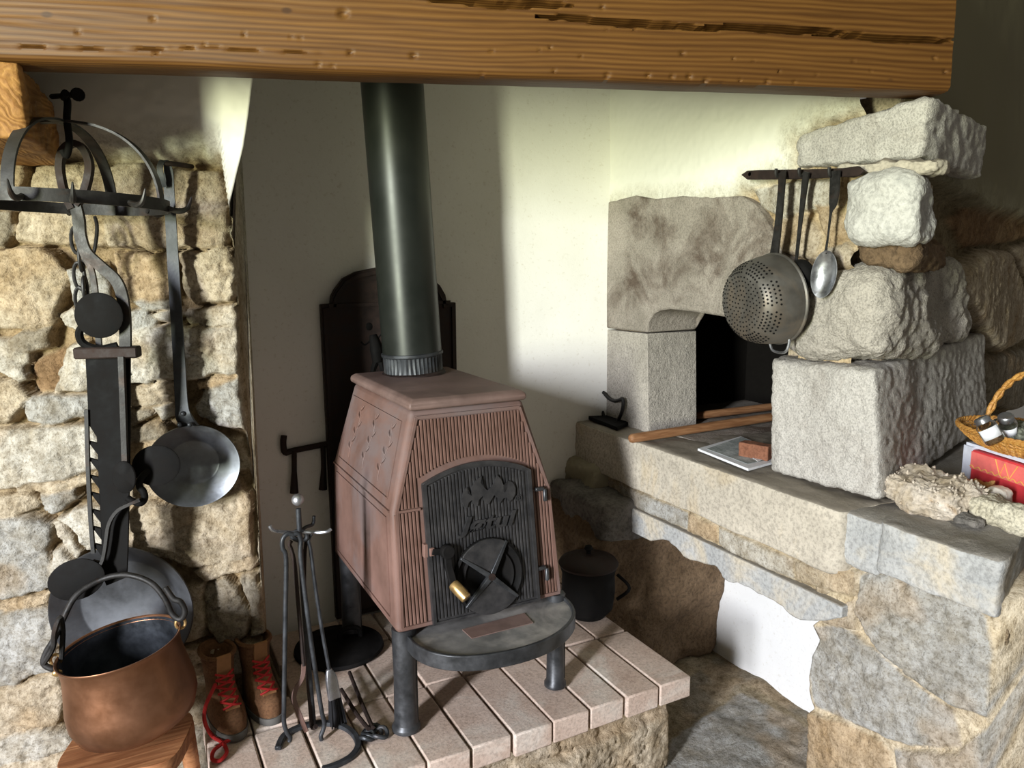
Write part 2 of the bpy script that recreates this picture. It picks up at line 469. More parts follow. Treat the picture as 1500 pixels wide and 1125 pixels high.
def wood(name, c1, c2, along, scale=1.0, ring=26, knots=False, rough=.6, bmp=.25, dark=(.05, .02, .006), wob=6):
    """along: world/object axis of the grain as a unit vector"""
    m, nt, b = mat_new(name); v = coord(nt)
    a = Vector(along).normalized(); u, t = frame_of(a)
    mp = nd(nt, 'ShaderNodeCombineXYZ')
    outs = []
    for ax_ in (a, u, t):
        d = nd(nt, 'ShaderNodeVectorMath', operation='DOT_PRODUCT'); d.inputs[1].default_value = tuple(ax_); nt.links.new(v, d.inputs[0]); outs.append(d.outputs['Value'])
    for i in range(3): nt.links.new(outs[i], mp.inputs[i])
    g = nd(nt, 'ShaderNodeMapping'); g.inputs['Scale'].default_value = (.55 * scale, 3.2 * scale, 3.2 * scale); nt.links.new(mp.outputs[0], g.inputs[0])
    nz = noise_(nt, g.outputs[0], 3.2, 3, .45, .25)
    tri = nd(nt, 'ShaderNodeMath', operation='PINGPONG'); tri.inputs[1].default_value = .5
    nt.links.new(addm(nt, addm(nt, nz, wob, 'MULTIPLY'), addm(nt, addm(nt, outs[2], outs[1]), ring * scale, 'MULTIPLY')), tri.inputs[0])
    f = addm(nt, tri.outputs[0], 2.0, 'MULTIPLY')
    col = ramp(nt, f, [(.0, c1), (.45, tuple((x * .55 + y * .45) for x, y in zip(c1, c2))), (.95, c2)])
    g2 = nd(nt, 'ShaderNodeMapping'); g2.inputs['Scale'].default_value = (4 * scale, 120 * scale, 120 * scale); nt.links.new(mp.outputs[0], g2.inputs[0])
    fib = noise_(nt, g2.outputs[0], 1.0, 4, .6)
    col = mixc(nt, 1.0, col, ramp(nt, fib, [(.3, (.74, .7, .66)), (.6, (1.06,) * 3)]), 'MULTIPLY')
    big = noise_(nt, g.outputs[0], 1.1, 3, .5)
    col = mixc(nt, 1.0, col, ramp(nt, big, [(.3, (.78, .74, .7)), (.65, (1.08,) * 3)]), 'MULTIPLY')
    if knots:
        g3 = nd(nt, 'ShaderNodeMapping'); g3.inputs['Scale'].default_value = (9, 16, 16); nt.links.new(mp.outputs[0], g3.inputs[0])
        vo = nd(nt, 'ShaderNodeTexVoronoi'); vo.inputs['Scale'].default_value = 1.0; vo.inputs['Randomness'].default_value = 1; nt.links.new(g3.outputs[0], vo.inputs['Vector'])
        k = ramp(nt, vo.outputs['Distance'], [(.055, (1, 1, 1)), (.10, (0, 0, 0))])
        sel = nd(nt, 'ShaderNodeSeparateColor'); nt.links.new(vo.outputs['Color'], sel.inputs[0])
        gate = nd(nt, 'ShaderNodeMath', operation='GREATER_THAN'); gate.inputs[1].default_value = .45; nt.links.new(sel.outputs[0], gate.inputs[0])
        col = mixc(nt, addm(nt, k, gate.outputs[0], 'MULTIPLY'), col, dark)
    nt.links.new(col, b.inputs['Base Color']); b.inputs['Roughness'].default_value = rough; b.inputs['Specular IOR Level'].default_value = .3
    bump(nt, b, addm(nt, f, fib), bmp, .002)
    return m

M = {}
M['wall'] = tinted('rubble masonry')
M['plaster'] = plaster_m('lime plaster', (.80, .785, .715), (.86, .85, .79))
M['plaster_white'] = plaster_m('white lime plaster', (.74, .74, .72), (.80, .80, .78))
M['plaster_dark'] = plaster_m('sooty plaster', (.30, .27, .19), (.40, .36, .26))
M['granite'] = stone('granite', (.36, .33, .285), (.50, .46, .40), None, 7, 230, .3, .85, .012)
M['granite_soot'] = stone('sooty granite', (.27, .24, .20), (.40, .355, .305), (.105, .074, .054), 9, 260, .28, .8, .010, c3s=.62, c3p=(.48, .64))
M['granite_pale'] = stone('pale granite', (.42, .395, .36), (.54, .515, .475), (.36, .33, .295), 6, 230, .28, .8, .010, c3s=1.3, c3p=(.5, .66))
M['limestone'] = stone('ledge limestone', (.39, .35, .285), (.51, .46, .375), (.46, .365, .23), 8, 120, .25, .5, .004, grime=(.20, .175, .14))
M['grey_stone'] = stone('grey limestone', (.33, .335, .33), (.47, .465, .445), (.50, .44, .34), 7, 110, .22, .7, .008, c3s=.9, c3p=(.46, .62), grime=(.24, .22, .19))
M['white_stone'] = stone('white boulder', (.48, .47, .44), (.60, .59, .56), (.36, .36, .345), 8, 110, .2, .7, .010, c3s=.9)
M['brown_stone'] = stone('brown rock', (.11, .07, .038), (.20, .135, .08), None, 9, 90, .3, .8, .008)  # brown stone, darkened further so the colour carries the recess rock's shade
M['dark_stone'] = stone('dark slaty rock', (.10, .095, .085), (.22, .20, .18), None, 12, 90, .3, .8, .008)
M['flag'] = stone('flagstone', (.26, .22, .15), (.42, .37, .27), (.34, .31, .25), 6, 90, .25, .6, .006)
M['tile'] = stone('terracotta hearth tile', (.46, .345, .275), (.56, .45, .375), (.60, .54, .47), 11, 150, .2, .35, .003)
M['mortar'] = stone('lime mortar', (.42, .34, .24), (.55, .46, .34), None, 30, 200, .3, .6, .005)
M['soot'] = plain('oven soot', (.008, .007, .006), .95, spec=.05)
M['beam'] = wood('honey pine', (.155, .072, .017), (.088, .035, .007), (0.95, -0.312, 0), 1.0, 105, True, .55, .15, wob=4)
M['corbel'] = wood('hewn timber', (.33, .17, .05), (.23, .105, .027), (0.1, 0.95, .1), 1.0, 60, False, .7, .6, wob=14)
M['oldwood'] = wood('brown worn wood', (.42, .20, .09), (.27, .11, .045), (1, 0, 0), 2.0, 14, False, .55, .2)
M['pole'] = wood('smooth wooden pole', (.33, .175, .085), (.23, .11, .05), (1, 0, 0), 3.0, 10, False, .55, .15)
M['iron'] = metal('wrought iron', (.009, .0085, .008), (.026, .024, .023), .55, .3, 40, .25, (.035, .019, .012), .62)
M['iron_grey'] = metal('grey worn iron', (.022, .024, .027), (.055, .060, .066), .5, .45, 30, .2, (.05, .04, .035), .64)
M['iron_black'] = metal('blackened iron', (.0035, .0035, .0035), (.009, .008, .0075), .75, .0, 30, .2, spec=.12)
M['iron_rust'] = metal('rusty dark iron', (.014, .009, .008), (.034, .019, .014), .7, .35, 35, .3)
M['pan'] = metal('carbon steel pan', (.10, .108, .12), (.19, .205, .225), .42, .8, 14, .12, (.09, .085, .08), .60, .12)
M['pan_dark'] = metal('dark steel pan', (.045, .048, .053), (.095, .10, .11), .45, .7, 10, .12, (.06, .05, .045), .6, .12)
M['copper'] = metal('aged copper', (.19, .085, .042), (.30, .15, .085), .42, .85, 9, .1, (.12, .06, .038), .60, .1)
M['tin'] = metal('blackened tin lining', (.05, .055, .065), (.13, .145, .17), .4, .8, 14, .15, (.02, .02, .02), .58)
M['cast'] = metal('rust brown stove iron', (.125, .070, .054), (.19, .108, .086), .66, .0, 9, .25, (.155, .115, .108), .55, .1, spec=.35)
M['cast_rib'] = metal('rust brown ribbed iron', (.105, .055, .040), (.165, .090, .068), .62, .0, 12, .2)
M['cast_top'] = metal('dusty brown top plate', (.13, .08, .066), (.21, .14, .12), .62, .0, 8, .25, (.10, .065, .055), .58)
M['door_iron'] = metal('charcoal cast iron', (.035, .035, .037), (.065, .062, .062), .45, .5, 30, .15)
M['leg_iron'] = metal('grey black leg iron', (.035, .037, .04), (.08, .083, .088), .42, .6, 25, .15)
M['ash'] = metal('ashy shelf iron', (.13, .13, .125), (.25, .245, .235), .65, .4, 14, .2, (.40, .38, .35), .56)
M['pipe'] = metal('black stove pipe', (.014, .017, .014), (.023, .026, .022), .40, .35, 6, .05, None, .6, .06)
M['alu'] = metal('dull aluminium', (.095, .088, .078), (.16, .150, .136), .55, .6, 16, .12, (.20, .16, .12), .58)
M['steel'] = metal('bright worn steel', (.30, .31, .33), (.48, .49, .52), .35, .9, 30, .1)
M['brass'] = metal('brass', (.42, .27, .11), (.56, .38, .17), .38, .8, 25, .1)
M['leather'] = stone('brown boot leather', (.10, .047, .021), (.175, .09, .044), None, 25, 200, .2, .4, .002)
M['leather_in'] = plain('tan boot tongue', (.30, .15, .06), .8)
M['lace'] = plain('red bootlace', (.42, .015, .015), .7)
M['sole'] = plain('grey rubber sole', (.10, .095, .085), .8)
M['bristle'] = plain('black bristle', (.012, .012, .014), .8)
M['brick'] = stone('small brick', (.17, .07, .04), (.25, .11, .065), None, 20, 160, .2, .4, .003)
M['paper'] = plain('white paper', (.74, .75, .78), .6)
M['cover'] = stone('printed booklet page', (.20, .23, .22), (.50, .52, .52), (.10, .13, .11), 22, 160, .2, .0, .001)
M['red'] = plain('red cloth cover', (.62, .045, .055), .55)
M['redpale'] = plain('faded red cloth', (.72, .15, .13), .6)
M['gold'] = plain('gold stitching', (.72, .38, .10), .6)
M['acetate'] = plain('clear plastic sleeve', (.60, .62, .70), .15)
M['wicker'] = wood('honey wicker', (.60, .33, .09), (.42, .19, .04), (1, 0, 0), 6, 8, False, .45, .3)
M['glass'] = plain('jar glass', (.95, .97, .95), .03, 0, 1.0)
M['herb'] = stone('dried herb', (.16, .17, .12), (.30, .31, .25), None, 60, 200, .4, .8, .003)
M['spice'] = stone('dried spice', (.13, .07, .03), (.26, .15, .07), None, 60, 200, .4, .8, .003)
M['quartz'] = stone('quartz crystals', (.36, .29, .20), (.58, .52, .45), (.38, .21, .06), 16, 120, .3, .5, .004)
M['amber_rock'] = stone('amber brown rock', (.26, .12, .035), (.42, .23, .08), None, 22, 120, .3, .6, .004)
M['pale_rock'] = stone('pale speckled rock', (.42, .38, .28), (.56, .52, .41), None, 22, 170, .4, .6, .004)
M['milky'] = plain('milky quartz', (.66, .61, .52), .35, bmp=.3)
M['quartz'].node_tree.nodes['Principled BSDF'].inputs['Roughness'].default_value = .35
# ================================================================ THE SETTING
def grid(sl, sr, z0, z1, ds, nc=None):
    """sl, sr: floats or functions of z"""
    nz = max(2, int(round((z1 - z0) / ds)) + 1); zz = np.linspace(z0, z1, nz)
    a = np.array([sl(z) if callable(sl) else sl for z in zz]); b = np.array([sr(z) if callable(sr) else sr for z in zz])
    nc = nc or max(2, int(round((b - a).max() / ds)) + 1)
    t = np.linspace(0, 1, nc)[None, :]
    return a[:, None] * (1 - t) + b[:, None] * t, np.repeat(zz[:, None], nc, 1)
def interp(pts):
    pts = sorted(pts); xs = [p[0] for p in pts]; ys = [p[1] for p in pts]
    return lambda z: float(np.interp(z, xs, ys))
SC = {'t': (.43, .365, .28), 'y': (.43, .335, .225), 'g': (.36, .355, .335), 'w': (.47, .445, .39), 'b': (.22, .14, .075), 'd': (.27, .24, .19), 'l': (.45, .385, .29)}

# ---- left jamb of rubble stone
def jsz(px, py):
    p = J(px, py); return ((p - JO).dot(JU), p.z)
LEFT = [
 ('t', 6, [(150,245),(165,240),(318,250),(328,275),(333,350),(325,360),(255,364),(160,362),(150,350)]),
 ('l', 4, [(48,242),(148,240),(153,300),(153,360),(100,360),(20,350),(24,308),(44,290)]),
 ('y', 0, [(-60,238),(35,238),(38,258),(25,285),(-60,290)]),
 ('d', 2, [(-60,310),(12,308),(17,338),(5,357),(-60,360)]),
 ('l', 12, [(-60,366),(60,360),(80,372),(98,400),(96,425),(82,450),(77,476),(-60,482)]),
 ('d', 6, [(12,503),(30,482),(75,479),(76,505),(45,512),(20,520)]),
 ('w', 4, [(-60,490),(10,500),(18,516),(38,517),(40,530),(0,542),(-60,545)]),
 ('w', 4, [(3,541),(30,535),(38,555),(25,558)]),
 ('l', 6, [(-60,552),(15,554),(45,578),(38,595),(10,618),(-60,620)]),
 ('b', -22, [(40,532),(90,508),(82,540),(77,572),(52,572),(40,552)]),
 ('w', 4, [(95,512),(125,500),(140,530),(140,570),(78,574),(82,545)]),
 ('w', 2, [(83,460),(100,452),(160,452),(165,485),(120,490),(95,478)]),
 ('g', 4, [(100,395),(150,390),(163,440),(135,450),(105,442)]),
 ('y', 4, [(166,374),(250,368),(253,430),(240,440),(190,445),(168,440)]),
 ('l', 6, [(262,372),(332,362),(342,400),(344,432),(338,438),(285,442),(268,425)]),
 ('g', 2, [(192,447),(235,438),(250,442),(250,452),(205,455)]),
 ('g', 3, [(170,460),(212,454),(228,472),(222,480),(175,484)]),
 ('w', 2, [(222,462),(262,452),(272,460),(255,472),(232,472)]),
 ('w', 4, [(272,454),(338,444),(345,470),(343,480),(300,476),(275,472)]),
 ('w', 9, [(150,488),(245,477),(345,482),(348,520),(347,545),(300,550),(240,556),(150,561)]),
 ('y', 3, [(288,557),(350,547),(348,553),(318,566),(292,567)]),
 ('l', 3, [(150,566),(255,559),(258,590),(225,594),(150,593)]),
 ('w', 1, [(222,598),(258,594),(260,612),(235,617)]),
 ('d', 0, [(150,598),(218,599),(226,610),(195,625),(150,628)]),
 ('g', 8, [(285,595),(300,570),(345,555),(354,590),(357,628),(330,625),(290,612)]),
 ('d', 2, [(150,632),(235,622),(245,634),(215,647),(150,652)]),
 ('l', 4, [(150,656),(245,642),(350,640),(365,690),(340,698),(255,732),(150,735)]),
 ('l', 10, [(150,772),(200,739),(260,738),(340,703),(362,722),(368,790),(370,815),(330,825),(275,828),(250,815),(150,815)]),
 ('l', 4, [(285,833),(372,817),(375,830),(365,838),(300,852)]),
 ('d', 2, [(300,860),(325,850),(348,862),(362,900),(362,935),(320,945),(303,920)]),
 ('d', 0, [(350,848),(376,842),(384,930),(370,937),(364,885)]),
 ('t', 2, [(262,860),(296,855),(300,935),(262,945)]),
 ('t', 5, [(240,950),(382,945),(386,985),(240,992)]),
 ('l', 4, [(240,998),(310,994),(318,1060),(240,1065)]),
 ('d', 4, [(235,1072),(330,1066),(332,1150),(235,1150)]),
 ('g', 5, [(40,590),(50,578),(140,580),(142,606),(118,612),(60,622),(38,615)]),
 ('w', 10, [(-60,624),(60,625),(142,622),(145,688),(60,705),(0,718),(-60,722)]),
 ('l', 3, [(20,715),(140,695),(145,706),(60,722),(20,722)]),
 ('l', 5, [(-60,727),(40,724),(58,736),(52,745),(25,757),(-60,757)]),
 ('g', 6, [(58,724),(105,716),(114,730),(95,745),(80,753),(65,745)]),
 ('w', 5, [(84,762),(125,740),(150,745),(150,800),(125,806),(107,777)]),
 ('g', 14, [(-60,762),(40,757),(78,767),(76,790),(68,805),(72,838),(75,862),(40,872),(-60,882)]),
 ('w', 4, [(78,806),(90,800),(112,830),(150,850),(80,862),(72,832)]),
 ('w', 6, [(80,767),(88,766),(120,810),(112,822),(92,800)]),
 ('l', 4, [(-60,887),(40,878),(76,870),(72,885),(30,893),(-60,894)]),
 ('g', 9, [(-60,898),(80,890),(85,940),(85,985),(50,990),(20,1005),(-60,1010)]),
 ('l', 9, [(-60,1013),(30,1006),(85,987),(95,1020),(80,1060),(30,1075),(-60,1090)]),
 ('w', 6, [(-60,1096),(85,1066),(130,1090),(40,1115),(-60,1130)]),
 ('l', 4, [(-60,1134),(130,1098),(232,1075),(232,1170),(-60,1170)]),
 ('d', 3, [(88,866),(258,860),(258,985),(90,985)]),
 ('d', 3, [(98,992),(235,996),(232,1068),(98,1075)]),
]
stones = [([jsz(*p) for p in poly], SC[c], h * .001) for c, h, poly in LEFT]
edge_px = [(372,112),(365,170),(358,215),(347,260),(338,300),(337,340),(345,400),(350,560),(358,620),(368,700),(375,760),(380,850),(387,930),(388,985),(388,1125)]
sR = interp([(z, s) for s, z in (jsz(*p) for p in edge_px)])
pl_line = interp([jsz(*p) for p in [(-60,236),(60,238),(150,238),(200,246),(300,240),(330,250),(360,262)]])
def jam_plaster(S, Z):
    L = np.interp(S, *zip(*sorted([jsz(*p) for p in [(-60,232),(60,236),(150,236),(200,244),(300,240),(325,246),(338,330),(352,420)]])))
    return np.maximum(Z - L, (S - (S[:, -1:] - .006)) * 1.6)
rsj = np.random.RandomState(12); zz = .12; slim = jsz(-60, 600)[0]
while zz < 1.5:
    hh_ = rsj.uniform(.09, .17); xx = -1.25
    while xx < slim - .03:
        wd = min(rsj.uniform(.12, .30), slim - xx); j = lambda: rsj.uniform(-.012, .012)
        stones.append(([(xx + j(), zz + j()), (xx + wd - .008, zz + j()), (xx + wd - .008, zz + hh_ - .01 + j()), (xx + j(), zz + hh_ - .01 + j())], SC['tlgwd'[rsj.randint(5)]], rsj.uniform(0, .01))); xx += wd
    zz += hh_
S, Z = grid(-1.25, sR, 0.12, 1.78, .0046)
wl = stonewall('wall_left', JO, JU, JN, S, Z, stones, (.31, .235, .14), depth=.034, edge=.008, warp=.009, seed=3, plaster=jam_plaster, mat=M['wall'], back=(.03, .40, 0), rough=.011)
setp(wl, 'rubble stone jamb wall on the left with white plaster above it', kind='structure')
bm = bmesh.new(); b_box(bm, (-.45, 2.18, 2.09), (1.5, .36, .62), Matrix.Rotation(-.34, 3, 'Z'))
setp(bm_link('trim_1', bm, M['plaster'], smooth=None), 'plastered wall above the left jamb, above the beam', kind='structure')

# ---- back wall, gently uneven lime plaster
def sheet(name, O, U, V, N, s0, s1, z0, z1, ds, amp, mat, back, seed, fq=4, curve=None):
    S, Z = grid(s0, s1, z0, z1, ds)
    H = amp * fbm(S * fq, Z * fq, seed, 3)
    if curve: H = H + curve(S)
    nr, nc = S.shape; P3 = np.empty(S.shape + (3,))
    for i in range(3): P3[..., i] = O[i] + U[i] * S + V[i] * Z + N[i] * H
    idx = np.arange(nr * nc).reshape(nr, nc)
    faces = np.stack([idx[:-1, :-1], idx[:-1, 1:], idx[1:, 1:], idx[1:, :-1]], -1).reshape(-1, 4).tolist()
    n0 = nr * nc; bk = np.array([P3[0, 0], P3[0, -1], P3[-1, -1], P3[-1, 0]]) + np.array(back)[None, :]
    for k, r in enumerate([idx[0, :], idx[:, -1], idx[-1, ::-1], idx[::-1, 0]]): faces.append([n0 + k, n0 + (k + 1) % 4] + [int(x) for x in r[::-1]])
    faces.append([n0 + 3, n0 + 2, n0 + 1, n0])
    me = bpy.data.meshes.new(name); me.from_pydata(np.concatenate([P3.reshape(-1, 3), bk]).tolist(), [], faces)
    return link(name, me, mat, smooth=50)
o = sheet('wall_back', (0, 2.087, 0), (1, 0, 0), (0, 0, 1), (0, -1, 0), .1, 1.46, .0, 2.4, .02, .007, M['plaster'], (0, .12, 0), 5, curve=lambda s: .07 * np.clip((s - 1.0) / .42, 0, 1.1) ** 1.7)
setp(o, 'white lime plastered back wall of the fireplace behind the stove', kind='structure')

# ---- right wall with the oven
XW = 1.41
def wyz(px, py, x=XW):
    p = at(px, py, YX, x); return (p.y, p.z)
RUB = [
 ('w', 8, [(1105,278),(1170,265),(1222,262),(1226,298),(1182,308),(1150,320),(1112,302)]),
 ('t', 6, [(1128,325),(1180,314),(1200,345),(1196,382),(1150,372)]),
 ('y', 4, [(1195,302),(1228,305),(1240,350),(1215,362),(1200,330)]),
 ('w', 5, [(1205,367),(1240,355),(1262,388),(1225,398)]),
]
stones = [([wyz(*p) for p in poly], SC[c], h * .001) for c, h, poly in RUB]
PLP = [wyz(*p) for p in [(884,322),(905,316),(930,310),(960,312),(1000,308),(1050,308),(1085,300),(1105,286),(1135,274),(1165,262),(1175,244),(1175,212),(1215,192),(1262,178),(1300,168),(1306,130)]]
PLP = [(2.12, PLP[0][1])] + PLP + [(PLP[-1][0] - .02, 1.90), (2.12, 1.90)]
MOUTH = [wyz(*p) for p in [(935,640),(935,475),(950,448),(1010,445),(1135,460),(1160,480),(1160,720)]]
S, Z = grid(1.12, 2.09, .70, 1.82, .005)
o = stonewall('wall_right', (XW, 0, 0), (0, 1, 0), (-1, 0, 0), S, Z, stones, (.50, .40, .26), depth=.018, edge=.012, seed=7,
              plaster=lambda s, z: poly_sdf(s, z, PLP), mat=M['wall'], rough=.006, cut=MOUTH, pcol=(.84, .835, .755))
wr = setp(o, 'right wall of the fireplace with plaster above the bread oven', kind='structure')
bm = bmesh.new(); b_box(bm, (1.52, 1.63, 2.11), (.22, .92, .60)); bm_link('upper_plaster', bm, M['plaster'], wr, smooth=None)
def wall_prism(name, pxs, mat, x=XW - .012, depth=.2, jag=0, bev=.006):
    pts = [at(px, py, YX, x) for px, py in pxs]
    bm = bmesh.new(); b_prism(bm, pts, (depth, 0, 0))
    return bevel(bm_link(name, bm, mat, wr), bev, 2)
o = wall_prism('oven_lintel_stone', [(884,297),(905,292),(930,286),(960,291),(1000,286),(1040,288),(1085,287),(1106,300),(1125,330),(1150,374),(1160,385),(1160,490),(1145,480),(1100,472),(1060,464),(1010,456),(980,453),(965,455),(955,461),(949,472),(948,487),(884,480.5)], M['granite_soot'], depth=.19)
o = wall_prism('oven_jamb_stone', [(884,482),(948,489),(949.5,621),(949,650),(884,640)], M['granite'], depth=.19, x=XW - .010)
# oven chamber
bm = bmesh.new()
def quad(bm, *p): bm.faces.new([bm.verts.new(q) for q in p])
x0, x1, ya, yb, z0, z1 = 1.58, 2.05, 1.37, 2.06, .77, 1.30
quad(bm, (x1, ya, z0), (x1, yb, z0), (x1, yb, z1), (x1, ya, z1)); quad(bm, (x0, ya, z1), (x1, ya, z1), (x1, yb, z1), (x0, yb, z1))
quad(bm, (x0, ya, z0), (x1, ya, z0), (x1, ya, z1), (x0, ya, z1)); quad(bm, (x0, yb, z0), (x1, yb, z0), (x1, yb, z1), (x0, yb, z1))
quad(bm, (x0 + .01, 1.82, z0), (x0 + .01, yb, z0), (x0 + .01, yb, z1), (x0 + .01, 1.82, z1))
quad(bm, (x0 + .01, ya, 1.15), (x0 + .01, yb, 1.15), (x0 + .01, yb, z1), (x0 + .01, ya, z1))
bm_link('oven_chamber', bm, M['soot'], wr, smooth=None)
bm = bmesh.new(); b_box(bm, (1.82, 1.72, .735), (.74, .70, .10)); bm_link('oven_floor', bm, M['granite_soot'], wr, smooth=None)
# corner stones of the pillar, each from its lit face (image corners on the wall plane) back and around to the front
FU = Vector((.940, .342, 0)); FN = Vector((.342, -.940, 0)); FO = Vector((1.41, 1.03, 0))      # front of the pillar, turned a little away from the window
def quoin(name, tl, tr, br, bl, mat, x=XW - .018, xr=1430, **kw):
    q = [at(*p, YX, x) for p in (bl, br, tl, tr)]         # y large = left in the picture
    c_ = (q[1] + q[3]) / 2; e_ = atpl(xr, (tr[1] + br[1]) / 2, c_, FN); ex = FU * (e_ - c_).dot(FU)
    bl_, br_, tl_, tr_ = q
    return rock(name, [br_, br_ + ex, bl_, bl_ + ex, tr_, tr_ + ex, tl_, tl_ + ex], mat, wr, **kw)
quoin('corner_stone', (1163,196), (1366,136), (1354,232), (1163,246), M['granite_pale'], x=XW - .008, xr=1450, n=36, k=16, amp=.006, freq=26, seed=1, ridged=.001)
quoin('packing_stone', (1222,240), (1372,231), (1374,252), (1222,254), M['limestone'], xr=1392, n=22, k=6, amp=.008, freq=30, seed=2, big=.008, bigf=18)
quoin('corner_stone', (1222,256), (1345,250), (1345,362), (1232,352), M['white_stone'], x=XW - .05, xr=1380, n=52, k=4.6, amp=.005, freq=26, seed=3, big=.020, bigf=9, ridged=.004)
quoin('packing_stone', (1240,352), (1335,350), (1335,402), (1255,395), M['brown_stone'], x=XW - .01, xr=1395, n=20, k=5, amp=.010, freq=25, seed=4, big=.012, bigf=14)
quoin('corner_stone', (1143,380), (1300,386), (1298,546), (1140,532), M['granite'], x=XW - .035, xr=1434, n=84, k=6, amp=.008, freq=24, seed=5, big=.032, bigf=5, ridged=.003)
quoin('corner_stone', (1127,524), (1283,541), (1290,738), (1126,692), M['granite_pale'], x=XW - .030, xr=1438, n=84, k=26, amp=.0035, freq=40, seed=6, big=.006, bigf=6)
bm = bmesh.new(); b_box(bm, (1.60, 1.25, 1.20), (.24, .22, .9), Matrix.Rotation(.28, 3, 'Z')); bm_link('rubble_core', bm, M['mortar'], wr, smooth=None)

# ---- front of the pillar and the room wall beyond it
def fxz(px, py): p = atpl(px, py, FO - FN * .03, FN); return ((p - FO).dot(FU), p.z)
FR = [
 ('t', 26, [(1388,425),(1402,388),(1440,366),(1483,368),(1500,420),(1518,470),(1500,500),(1470,516),(1442,508),(1420,470)]),
 ('t', 24, [(1487,362),(1600,330),(1640,440),(1530,470),(1506,410)]),
 ('d', 22, [(1442,526),(1500,512),(1600,500),(1620,590),(1500,602),(1446,592)]),
 ('d', 18, [(1440,610),(1600,605),(1620,700),(1440,700)]),
 ('b', 14, [(1398,320),(1440,292),(1500,284),(1600,270),(1600,322),(1480,355),(1420,362)]),
 ('d', 20, [(1380,545),(1434,560),(1430,690),(1380,690)]),
 ('d', 16, [(1440,706),(1640,706),(1640,800),(1440,800)]),
]
stones = [([fxz(*p) for p in poly], SC[c], h * .001) for c, h, poly in FR]
S, Z = grid(.15, 2.4, .70, 2.4, .008)
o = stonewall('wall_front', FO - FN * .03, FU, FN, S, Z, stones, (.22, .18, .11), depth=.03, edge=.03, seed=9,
              plaster=lambda s, z: z - np.interp(s, [.1, .22, .3, 1.0], [1.50, 1.50, 1.46, 1.42]), mat=M['wall'], pcol=(.20, .18, .115), back=(-.03, .09, 0), rough=.008, ph=.035, pn=0)  # same lime plaster, coloured much darker to carry the shade on this wall
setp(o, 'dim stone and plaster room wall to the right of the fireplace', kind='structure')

# ---- ledge below the oven and the stone bench that carries on from it
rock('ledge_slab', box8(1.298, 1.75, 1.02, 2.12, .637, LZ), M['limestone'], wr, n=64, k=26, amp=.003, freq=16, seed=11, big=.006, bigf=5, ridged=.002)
SEC = [('g', 3, [(880,698),(945,726),(1003,752),(1003,776),(945,748),(880,722)]), ('y', 3, [(1006,754),(1048,770),(1048,796),(1006,778)]),
       ('w', 3, [(1052,772),(1160,822),(1160,850),(1052,798)]), ('l', 2, [(1164,825),(1262,842),(1250,875),(1164,852)])]
stones = [([wyz(px, py, 1.312) for px, py in poly], SC[c], h * .001) for c, h, poly in SEC]
S, Z = grid(1.0, 2.08, .565, .65, .005)
stonewall('ledge_course', (1.312, 0, 0), (0, 1, 0), (-1, 0, 0), S, Z, stones, (.5, .42, .29), depth=.012, edge=.008, seed=12, mat=M['wall'], parent=wr, rough=.004, back=(.3, 0, 0))
pts = [(952,793),(975,792),(990,803),(1005,818),(1030,825),(1050,832),(1062,850),(1085,856),(1110,870),(1140,885),(1163,906),(1200,909),(1232,905)]
rs = random.Random(5)
low = [at(px, py, YX, 1.303) for px, py in pts]; low = smooth_path(low, 4)
low = [Vector((p.x, p.y, p.z + rs.uniform(-.002, .002))) for p in low]
zt = .578
bm = bmesh.new()
low = [Vector((1.303, 2.08, .50)), Vector((1.303, 1.8, .502))] + low
rows = [[bm.verts.new((1.303 + dx, p.y, z if z else p.z)) for p in low] for dx, z in ((.41, None), (0, None), (0, zt), (.41, zt))]
for k in range(4):
    a_, b_ = rows[k], rows[(k + 1) % 4]
    for i in range(len(low) - 1): bm.faces.new((a_[i], a_[i + 1], b_[i + 1], b_[i]))
bm.faces.new([r[0] for r in rows]); bm.faces.new([r[-1] for r in rows])
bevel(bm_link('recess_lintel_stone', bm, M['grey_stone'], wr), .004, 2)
# recess
bm = bmesh.new(); b_box(bm, (1.75, 1.42, .27), (.1, 1.0, .56)); bm_link('recess_back', bm, M['plaster_white'], wr, smooth=None)
rock('recess_rock', box8(1.18, 1.72, 1.775, 2.09, -.02, .56), M['brown_stone'], wr, n=48, k=9, amp=.016, freq=7, seed=14, big=.03, bigf=5)
rock('recess_stone', box8(1.20, 1.45, 1.74, 2.08, .47, .60), M['dark_stone'], wr, n=28, k=8, amp=.012, freq=12, seed=15, big=.012)
rock('rough_plaster', box8(1.27, 1.42, 1.90, 2.10, .30, .66), M['plaster_dark'], wr, n=34, k=8, amp=.014, freq=14, seed=16, big=.018, bigf=7)
# bench
BENCH = [
 ('g', 12, [(1262,842),(1310,838),(1380,868),(1432,888),(1448,960),(1446,1050),(1392,1032),(1330,990),(1290,950),(1257,892)]),
 ('g', 2, [(1186,922),(1232,918),(1290,960),(1340,1010),(1388,1042),(1405,1098),(1330,1092),(1190,1036),(1178,960)]),
 ('y', 6, [(1180,1044),(1240,1060),(1300,1102),(1310,1170),(1160,1170)]),
 ('t', 6, [(1205,882),(1250,878),(1255,922),(1230,920),(1208,912)]),
 ('g', 5, [(1310,1100),(1400,1104),(1450,1062),(1462,1170),(1315,1170)]),
 ('l', 6, [(1165,826),(1262,838),(1252,872),(1180,872)]),
]
def bsz(px, py): y, z = wyz(px, py, 1.33); return (-y, z)
stones = [([bsz(*p) for p in poly], SC[c], h * .001) for c, h, poly in BENCH]
sL = interp([(bsz(*p)[1], bsz(*p)[0]) for p in [(1200,880),(1200,908),(1185,918),(1197,935),(1184,965),(1182,1010),(1187,1040),(1182,1048),(1176,1125)]])
S, Z = grid(sL, -.712, 0, .70, .0045)
